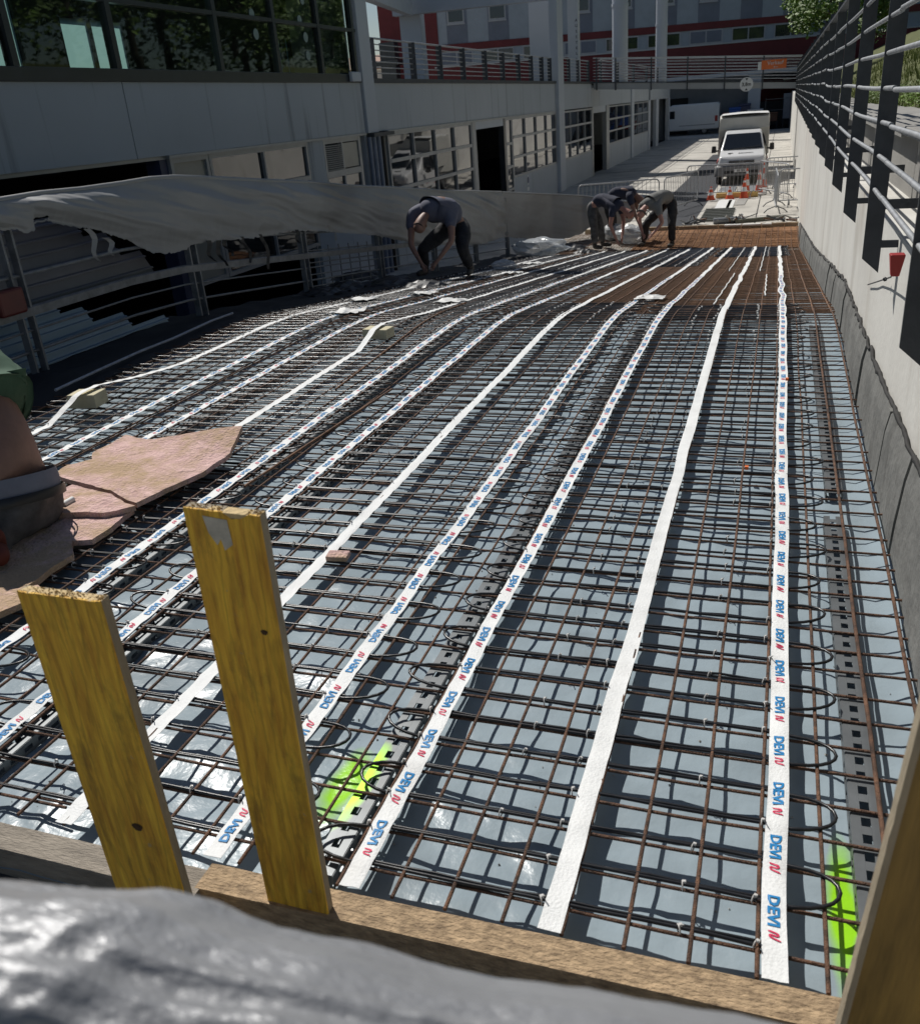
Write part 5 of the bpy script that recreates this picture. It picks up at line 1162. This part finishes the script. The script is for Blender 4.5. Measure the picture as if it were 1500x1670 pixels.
# edge board at the ramp foot, uprights of rebar, brown end zone
A=onz(1108,374,STREET+.05); B=onz(1301,370,STREET+.05)
b=MB(); b.box(-4.9,24.75,STREET+.0,.54,24.85,STREET+.12); tag(b.build('edge_board',mat('pale edge board',(.34,.26,.17),.8,.2,3,.3,20)),'long pale board closing the foot of the ramp','board')
b=MB(); b.box(-1.25,24.60,STREET+.10,-.1,24.72,STREET+.135); tag(b.build('lath',white_m),'short white lath on the brown mesh at the ramp foot','lath')
bz=MB(); bz.grid(lambda u,v:(lerp(-3.2,.545,u),lerp(21.4,24.72,v),STREET+.020+.012*v+.006*nz(u*9,v*9)),30,20); tag(bz.build('formwork_panel',mat('orange brown rusty sheet',(.24,.105,.030),.75,.3,3,.6,20,stretch=(14,.6,1))),'orange brown rusted sheeting at the foot of the ramp','panel')
random.seed(77)
for k in range(6):
    x=-2.3+k*.5; b=MB(); b.tube([(x,23.4+.1*k,STREET+.1),(x+random.uniform(-.06,.06),23.35,STREET+.3),(x+random.uniform(-.25,.25),23.2,STREET+.34)],.008,5); tag(b.build('bent_wire',mat('pale tie wire',(.5,.42,.32),.5,.1,5)),['leftmost','second','third','fourth','fifth','rightmost'][k]+' thin pale wire sticking up from the brown sheeting at the ramp foot','wire')
# plastic bags
def bag(px,py,sx,sy,sz,label,sd_):
    P=onramp(px,py); b=MB(); n=22
    vs=[];fs=[]
    for j in range(n//2+1):
        a=math.pi*j/(n//2)
        for i in range(n):
            c=2*math.pi*i/n; d=Vector((math.sin(a)*math.cos(c),math.sin(a)*math.sin(c),math.cos(a))); k=1+.28*nz(d.x*2.2,d.y*2.2,d.z*2.2+sd_)+.16*abs(nz(d.x*6,d.y*6,d.z*6+sd_))
            vs.append((P.x+d.x*sx*k,P.y+d.y*sy*k,max(0,sz*.9+d.z*sz*k)+surf(P.y)+.02))
    fs=[(j*n+i,(j+1)*n+i,(j+1)*n+(i+1)%n,j*n+(i+1)%n) for j in range(n//2) for i in range(n)]
    b.add(vs,fs,False); tag(b.build('plastic_bag',bag_m),label,'plastic bag')
bag(880,418,.62,.35,.20,'big clear plastic bag heap beside the left worker, under the tarpaulin fence',1)
bag(822,440,.22,.16,.08,'small crumpled plastic scrap left of the big clear bag',4)
bag(1032,397,.42,.3,.22,'clear plastic heap between the two far workers',7)
bag(1000,392,.3,.25,.2,'clear plastic heap behind the navy shirt worker',9)
# low black heaps added to deepen the shade round the left worker, two black bags
random.seed(8)
for k,(px,py,s) in enumerate(((585,452,.5),(560,470,.4),(640,462,.45),(520,478,.35),(690,468,.4),(930,405,.45),(955,412,.35))):
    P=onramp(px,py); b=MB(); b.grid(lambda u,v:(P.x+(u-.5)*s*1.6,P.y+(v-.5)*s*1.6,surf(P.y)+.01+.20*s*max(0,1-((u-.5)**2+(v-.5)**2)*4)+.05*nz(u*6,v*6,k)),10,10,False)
    tag(b.build('black_shade_fill',black_pl),['crumpled black cover deepening the shade behind the left worker','black cover deepening the shade farther left','black membrane heap at the left worker\'s feet','leftmost black fold deepening the shade','black shade-deepening cover in front of the left worker','black bag left of the navy shirt worker','small black bag at the navy shirt worker\'s heel'][k],'membrane')
# cable running in the shaded strip
b=MB(); pts=[(265-0,645),(200,672)]
pp=[onramp(a,c) for a,c in ((92,642),(160,610),(230,578),(285,556),(345,528),(380,515))]
b.tube([p+Vector((0,0,.03)) for p in pp],.012,6); tag(b.build('pale_cord',mat('dim white cord',(.35,.37,.42),.6,.2,20)),'thin pale cord running through the shade left of the mesh','cord')
# ------------------------------------------------------------------ people
def skin_mesh(name,verts,edges,radii,root,m,parent,sub=2,loc=None):
    me=bpy.data.meshes.new(name); me.from_pydata([tuple(v) for v in verts],edges,[]); o=bpy.data.objects.new(name,me); col.objects.link(o)
    sk=o.modifiers.new('skin','SKIN'); sk.use_smooth_shade=True; sk.branch_smoothing=.4
    for i,v in enumerate(me.skin_vertices[0].data): r=radii[i]; v.radius=(r,r) if not isinstance(r,tuple) else r; v.use_root=(i==root)
    s=o.modifiers.new('sub','SUBSURF'); s.levels=sub; s.render_levels=sub
    dg=bpy.context.evaluated_depsgraph_get(); m2=bpy.data.meshes.new_from_object(o.evaluated_get(dg)); bpy.data.objects.remove(o)
    m2.name=name; m2.materials.clear(); m2.materials.append(m); q=bpy.data.objects.new(name,m2); col.objects.link(q)
    for p in m2.polygons: p.use_smooth=True
    if parent: q.parent=parent
    return q
def chain(J,specs):
    """specs: list of chains [(point,radius),...]; points named strings or vectors; shared names join"""
    V=[];Rr=[];E=[];idx={}
    def get(p,r):
        if isinstance(p,str):
            if p in idx: return idx[p]
            idx[p]=len(V); V.append(Vector(J[p])); Rr.append(r); return idx[p]
        V.append(Vector(p)); Rr.append(r); return len(V)-1
    for ch in specs:
        last=None
        for p,r in ch:
            i=get(p,r)
            if last is not None and last!=i: E.append((last,i))
            last=i
    return V,E,Rr,idx
def person(label,J,shirt_m,trouser_m,skinm,boot,hair='short',loc=(0,0,0),sleeve=.55,shirt_low='waist',extras=None,girth=1.0,wr=.125,hr=.108):
    """J joints in world coords: pelvis waist chest neck head_base head_top, sho_l/r elb wri, hip kne ank toe"""
    L=Vector(loc); J={k:Vector(v)-L for k,v in J.items()}
    t=thing('person',label,'person',loc)
    g=girth
    specs=[[('pelvis',.115*g),('waist',(wr if wr>.13 else .10)*g),('chest',.118*g),('upper',.085*g),('neck',.055),('head_base',.080),('head_mid',.108),('head_top',.084)]]
    J['upper']=J['chest'].lerp(J['neck'],.6); J['head_mid']=J['head_base'].lerp(J['head_top'],.5)
    for s in 'lr':
        specs.append([('upper',.085*g),('sho_'+s,.058*g),('arm_'+s,.058),('elb_'+s,.047),('wri_'+s,.030)]); J['arm_'+s]=J['sho_'+s].lerp(J['elb_'+s],.6)
        w_=J['wri_'+s]; d=(w_-J['elb_'+s]).normalized(); side=(J['sho_r']-J['sho_l']).normalized(); side=(side-d*side.dot(d)).normalized(); fw=d.cross(side)
        J['palm_'+s]=w_+d*.07; specs.append([('wri_'+s,.028),('palm_'+s,.030)])
        for k,(o_,ln) in enumerate(((-.030,.062),(-.011,.075),(.010,.070),(.028,.055))):
            b0=J['palm_'+s]+side*o_; m1=b0+d*ln*.55+fw*.004; m2=m1+(d*.8+fw*.6*(-1 if k<9 else 1))*ln*.5
            specs.append([('palm_'+s,.030),(b0+d*.015,.0095),(m1,.0085),(m2,.007)])
        sg=1 if s=='l' else -1
        tb=w_+d*.03+side*sg*.028; specs.append([('wri_'+s,.028),(tb,.012),(tb+d*.035+side*sg*.022,.010),(tb+d*.06+side*sg*.018,.008)])
        specs.append([('pelvis',.115*g),('hip_'+s,.08*g),('kne_'+s,.062),('ank_'+s,.045),('heel_'+s,.04),('foot_'+s,.028)])
        J['heel_'+s]=J['ank_'+s]+Vector((0,0,-.05))
        J['foot_'+s]=J['heel_'+s].lerp(J['toe_'+s],.6)
    V,E,Rr,idx=chain(J,specs)
    skin_mesh('body',V,E,Rr,idx['pelvis'],skinm,t,2)
    # face
    hb,ht=J['head_base'],J['head_top']; up=(ht-hb).normalized(); sd_=(J['sho_r']-J['sho_l']); sd_=(sd_-up*sd_.dot(up)).normalized(); fwd=J.get('face',None)
    f=(Vector(J['face'])+L if False else None)
    fv=(J['facep']-J['head_mid']); fv=(fv-up*fv.dot(up)).normalized(); sd2=up.cross(fv).normalized()
    b=MB(); c=J['head_mid']+fv*.104-up*.015; b.ball(tuple(c),.014,1,1,1.3,8)
    for s in(-1,1): b.ball(tuple(J['head_mid']+sd2*s*.104-up*.01),.022,.6,.9,1.2,8)
    b.build('nose_and_ears',skinm,t)
    b=MB()
    for s in(-1,1): b.ball(tuple(J['head_mid']+fv*.096+sd2*s*.034+up*.008),.010,1,1,1,6)
    b.build('eye',hair_m,t); b=MB(); b.ball(tuple(J['head_mid']+fv*.088-up*.055),.02,1,.6,.35,8); b.build('mouth',skin_pink,t)
    if hair=='short':
        hv=[J['head_mid']-fv*.016+up*.020,J['head_mid']-fv*.03+up*.062]; V=[hv[0],hv[1]]
        skin_mesh('hair',V,[(0,1)],[.110,.090],0,hair_m,t,2)
    elif hair=='fringe':
        b=MB(); pts=[J['head_mid']+(sd2*math.cos(a)-fv*math.sin(a))*.100-up*.005 for a in [math.pi*k/10 for k in range(11)]]; b.tube(pts,.022,7); b.build('hair',mat('grey stubble hair',(.10,.085,.075),.8,.2,40),t)
    # shirt
    e=.016
    sv=[([('lowhem',.118*g)] if shirt_low!='waist' else [('lowhem',.138*g+e),('waist',.132*g+e)])+[('chest',.158*g+e),('upper',.130*g+e),('collar',.070)]]
    J['lowhem']=J['waist'].lerp(J['pelvis'],.75 if shirt_low=='waist' else -.6); J['collar']=J['neck'].lerp(J['upper'],.25)
    for s in 'lr':
        J['sle_'+s]=J['sho_'+s].lerp(J['elb_'+s],sleeve); sv.append([('upper',.128*g+e),('sho_'+s,.080*g+e),('sle_'+s,.060+e*.6)])
    V,E,Rr,idx=chain(J,sv); sh_=skin_mesh("shirt",V,E,Rr,idx["chest"],shirt_m,t,3)
    b=MB(); b.ball(tuple(J['upper']),.122*g,1.2,1.1,1.0,20); b.build('shirt_yoke',shirt_m,t)
    tv=[[('waistb',(.125 if shirt_low=='waist' else .150)*g+e*.8),('pelvis',(.145 if shirt_low=='waist' else .165)*g+e)]]; J['waistb']=J['pelvis'].lerp(J['waist'],.55 if shirt_low=='waist' else .15)
    for s in 'lr': 
        J['cuff_'+s]=J['ank_'+s].lerp(J['kne_'+s],.08); tv.append([('pelvis',.145*g+e),('hip_'+s,hr*g+e),('kne_'+s,.078+e),('mid_'+s,.072+e),('cuff_'+s,.062+e)]); J['mid_'+s]=J['kne_'+s].lerp(J['ank_'+s],.5)
    V,E,Rr,idx=chain(J,tv); tr=skin_mesh("trousers",V,E,Rr,idx["pelvis"],trouser_m,t,3)
    for o_,am in ((sh_,.010),(tr,.014)):
        for v in o_.data.vertices: 
            q=v.co*9; a2=am*(1.7 if shirt_low!='waist' else 1); v.co+=v.normal*(a2*noise.noise(q)+a2*.8*(.5-abs(noise.noise(q*1.9+Vector((3,1,v.co.z*8))))))
    for s in 'lr':
        a=J['ank_'+s]; tp=J['toe_'+s]; V=[a+Vector((0,0,.06)),a+Vector((0,0,-.02)),a+Vector((0,0,-.055)),a.lerp(tp,.6),tp]; V[3].z=tp.z+.012
        skin_mesh('boot',V,[(0,1),(1,2),(2,3),(3,4)],[.062,.062,.055,.052,.042],0,boot,t,2)
    return t,J
def V3(x,y,z): return (x,y,z)
# left worker, bending towards the camera between mesh and tarpaulin
g1=surf(13.4)
J=dict(pelvis=(-4.92,14.0,g1+.74),waist=(-4.88,13.86,g1+.96),chest=(-4.96,13.60,g1+1.12),neck=(-5.06,13.28,g1+1.02),head_base=(-5.10,13.19,g1+.95),head_top=(-5.15,13.04,g1+.76),facep=(-5.15,13.25,g1+.55),
 sho_l=(-4.70,13.34,g1+.97),sho_r=(-5.34,13.36,g1+.99),elb_l=(-4.62,13.08,g1+.62),elb_r=(-5.28,13.05,g1+.58),wri_l=(-4.86,12.96,g1+.32),wri_r=(-5.08,12.93,g1+.30),
 hip_l=(-4.72,14.0,g1+.68),hip_r=(-5.02,14.02,g1+.68),kne_l=(-4.62,13.52,g1+.44),kne_r=(-5.30,13.55,g1+.44),ank_l=(-4.60,13.82,g1+.09),ank_r=(-5.38,13.84,g1+.09),toe_l=(-4.56,13.56,g1+.04),toe_r=(-5.44,13.60,g1+.04))
person('worker in a grey blue shirt bending down at the shaded left edge of the mesh',J,blueshirt,trouser,skin_m,boot_m,'short',(-4.9,14,g1),girth=1.38)
# navy worker, bending to the right
g2=surf(22.0)
J=dict(pelvis=(-4.16,22.1,g2+.98),waist=(-4.0,22.05,g2+1.12),chest=(-3.74,21.95,g2+1.10),neck=(-3.42,21.8,g2+.92),head_base=(-3.34,21.78,g2+.86),head_top=(-3.16,21.74,g2+.72),facep=(-3.3,21.68,g2+.6),
 sho_l=(-3.50,22.1,g2+.92),sho_r=(-3.62,21.66,g2+.92),elb_l=(-3.42,22.0,g2+.60),elb_r=(-3.66,21.55,g2+.58),wri_l=(-3.42,21.75,g2+.26),wri_r=(-3.50,21.5,g2+.24),
 hip_l=(-4.20,22.22,g2+.92),hip_r=(-4.20,21.98,g2+.92),kne_l=(-4.02,22.25,g2+.50),kne_r=(-4.12,21.95,g2+.50),ank_l=(-3.98,22.3,g2+.09),ank_r=(-4.10,21.92,g2+.09),toe_l=(-3.75,22.25,g2+.04),toe_r=(-3.9,21.8,g2+.04))
person('navy shirt worker in grey trousers bending to the right over the far mesh edge',J,navy,trouser_g,skin_pink,boot_m,'fringe',(-4.1,22.1,g2),girth=1.1)
# third worker behind him
J=dict(pelvis=(-4.0,23.3,g2+.95),waist=(-3.85,23.25,g2+1.12),chest=(-3.62,23.2,g2+1.20),neck=(-3.34,23.3,g2+1.08),head_base=(-3.27,23.32,g2+1.0),head_top=(-3.14,23.34,g2+.84),facep=(-3.28,23.22,g2+.7),
 sho_l=(-3.40,23.5,g2+1.05),sho_r=(-3.44,23.02,g2+1.05),elb_l=(-3.3,23.5,g2+.7),elb_r=(-3.3,22.95,g2+.68),wri_l=(-3.2,23.3,g2+.42),wri_r=(-3.2,22.95,g2+.42),
 hip_l=(-4.02,23.42,g2+.9),hip_r=(-4.02,23.18,g2+.9),kne_l=(-3.9,23.45,g2+.5),kne_r=(-3.9,23.15,g2+.5),ank_l=(-3.95,23.5,g2+.09),ank_r=(-3.95,23.15,g2+.09),toe_l=(-3.7,23.5,g2+.04),toe_r=(-3.7,23.15,g2+.04))
person('worker in a dark shirt mostly hidden behind the navy shirt worker',J,navy,trouser,skin_m,boot_m,'short',(-4.0,23.3,g2),girth=1.05)
# grey shirt worker
J=dict(pelvis=(-2.36,22.25,g2+.98),waist=(-2.46,22.12,g2+1.13),chest=(-2.66,21.88,g2+1.13),neck=(-2.86,21.62,g2+.95),head_base=(-2.90,21.55,g2+.90),head_top=(-2.97,21.40,g2+.76),facep=(-2.95,21.6,g2+.6),
 sho_l=(-2.58,21.62,g2+.92),sho_r=(-2.98,21.92,g2+.95),elb_l=(-2.46,21.50,g2+.60),elb_r=(-3.02,21.72,g2+.62),wri_l=(-2.66,21.36,g2+.38),wri_r=(-2.90,21.50,g2+.36),
 hip_l=(-2.30,22.2,g2+.92),hip_r=(-2.52,22.4,g2+.92),kne_l=(-2.30,21.95,g2+.50),kne_r=(-2.92,22.2,g2+.50),ank_l=(-2.28,21.98,g2+.09),ank_r=(-2.98,22.25,g2+.09),toe_l=(-2.34,21.74,g2+.04),toe_r=(-3.08,22.02,g2+.04))
person('balding worker in a grey shirt and black trousers bending beside the orange brown sheeting',J,greyshirt,trouser,skin_pink,boot_m,'fringe',(-2.4,22.2,g2),girth=1.12)
# kneeling worker cut by the left edge of the photo
zf=-1.78+.08
J=dict(pelvis=(-3.38,3.05,-1.57),waist=(-3.43,3.10,-1.27),chest=(-3.62,3.18,-1.00),neck=(-3.94,3.32,-.84),head_base=(-4.04,3.36,-.82),head_top=(-4.22,3.44,-.84),facep=(-4.14,3.34,-1.1),
 sho_l=(-3.86,3.5,-1.02),sho_r=(-3.86,3.04,-1.02),elb_l=(-4.1,3.5,-1.3),elb_r=(-4.15,3.0,-1.3),wri_l=(-4.25,3.45,-1.58),wri_r=(-4.3,3.05,-1.6),
 hip_l=(-3.40,3.18,-1.58),hip_r=(-3.40,2.92,-1.58),kne_l=(-3.95,3.32,zf+.06),kne_r=(-3.85,2.76,zf+.06),ank_l=(-3.62,3.30,zf+.05),ank_r=(-3.28,2.76,zf+.06),toe_l=(-3.50,3.30,zf+.02),toe_r=(-3.12,2.64,zf+.02))
J={k:(v[0]-.06,v[1],v[2]-(.03 if v[2]>-1.6 else 0)) for k,v in J.items()}
t,Jk=person('kneeling worker with bare lower back, green shirt and black belt at the left edge',J,greenshirt,trouser_g,skin_m,boot_r,'short',(-3.5,3.0,-1.78),sleeve=.5,shirt_low='high',girth=1.50,wr=.158,hr=.145)
P0=Vector(Jk['pelvis']);W0=Vector(Jk['waist']); ax=(W0-P0).normalized(); u=ax.cross(Vector((0,1,0))).normalized(); v=ax.cross(u)
def ring(c,r,z0,z1,m,nm,ry=1.0):
    b=MB(); n=28; vs=[]
    for zz,rr in ((z0,r*1.0),((z0+z1)/2,r*1.015),(z1,r*.985)):
        for i in range(n): a=2*math.pi*i/n; vs.append(c+ax*zz+u*math.cos(a)*rr+v*math.sin(a)*rr*ry)
    fs=[(j*n+i,j*n+(i+1)%n,(j+1)*n+(i+1)%n,(j+1)*n+i) for j in range(2) for i in range(n)]; b.add(vs,fs,True); return b.build(nm,m,t)
ring(P0,.228,.018,.064,belt_m,'belt'); ring(P0,.212,.062,.15,under_m,'waistband')
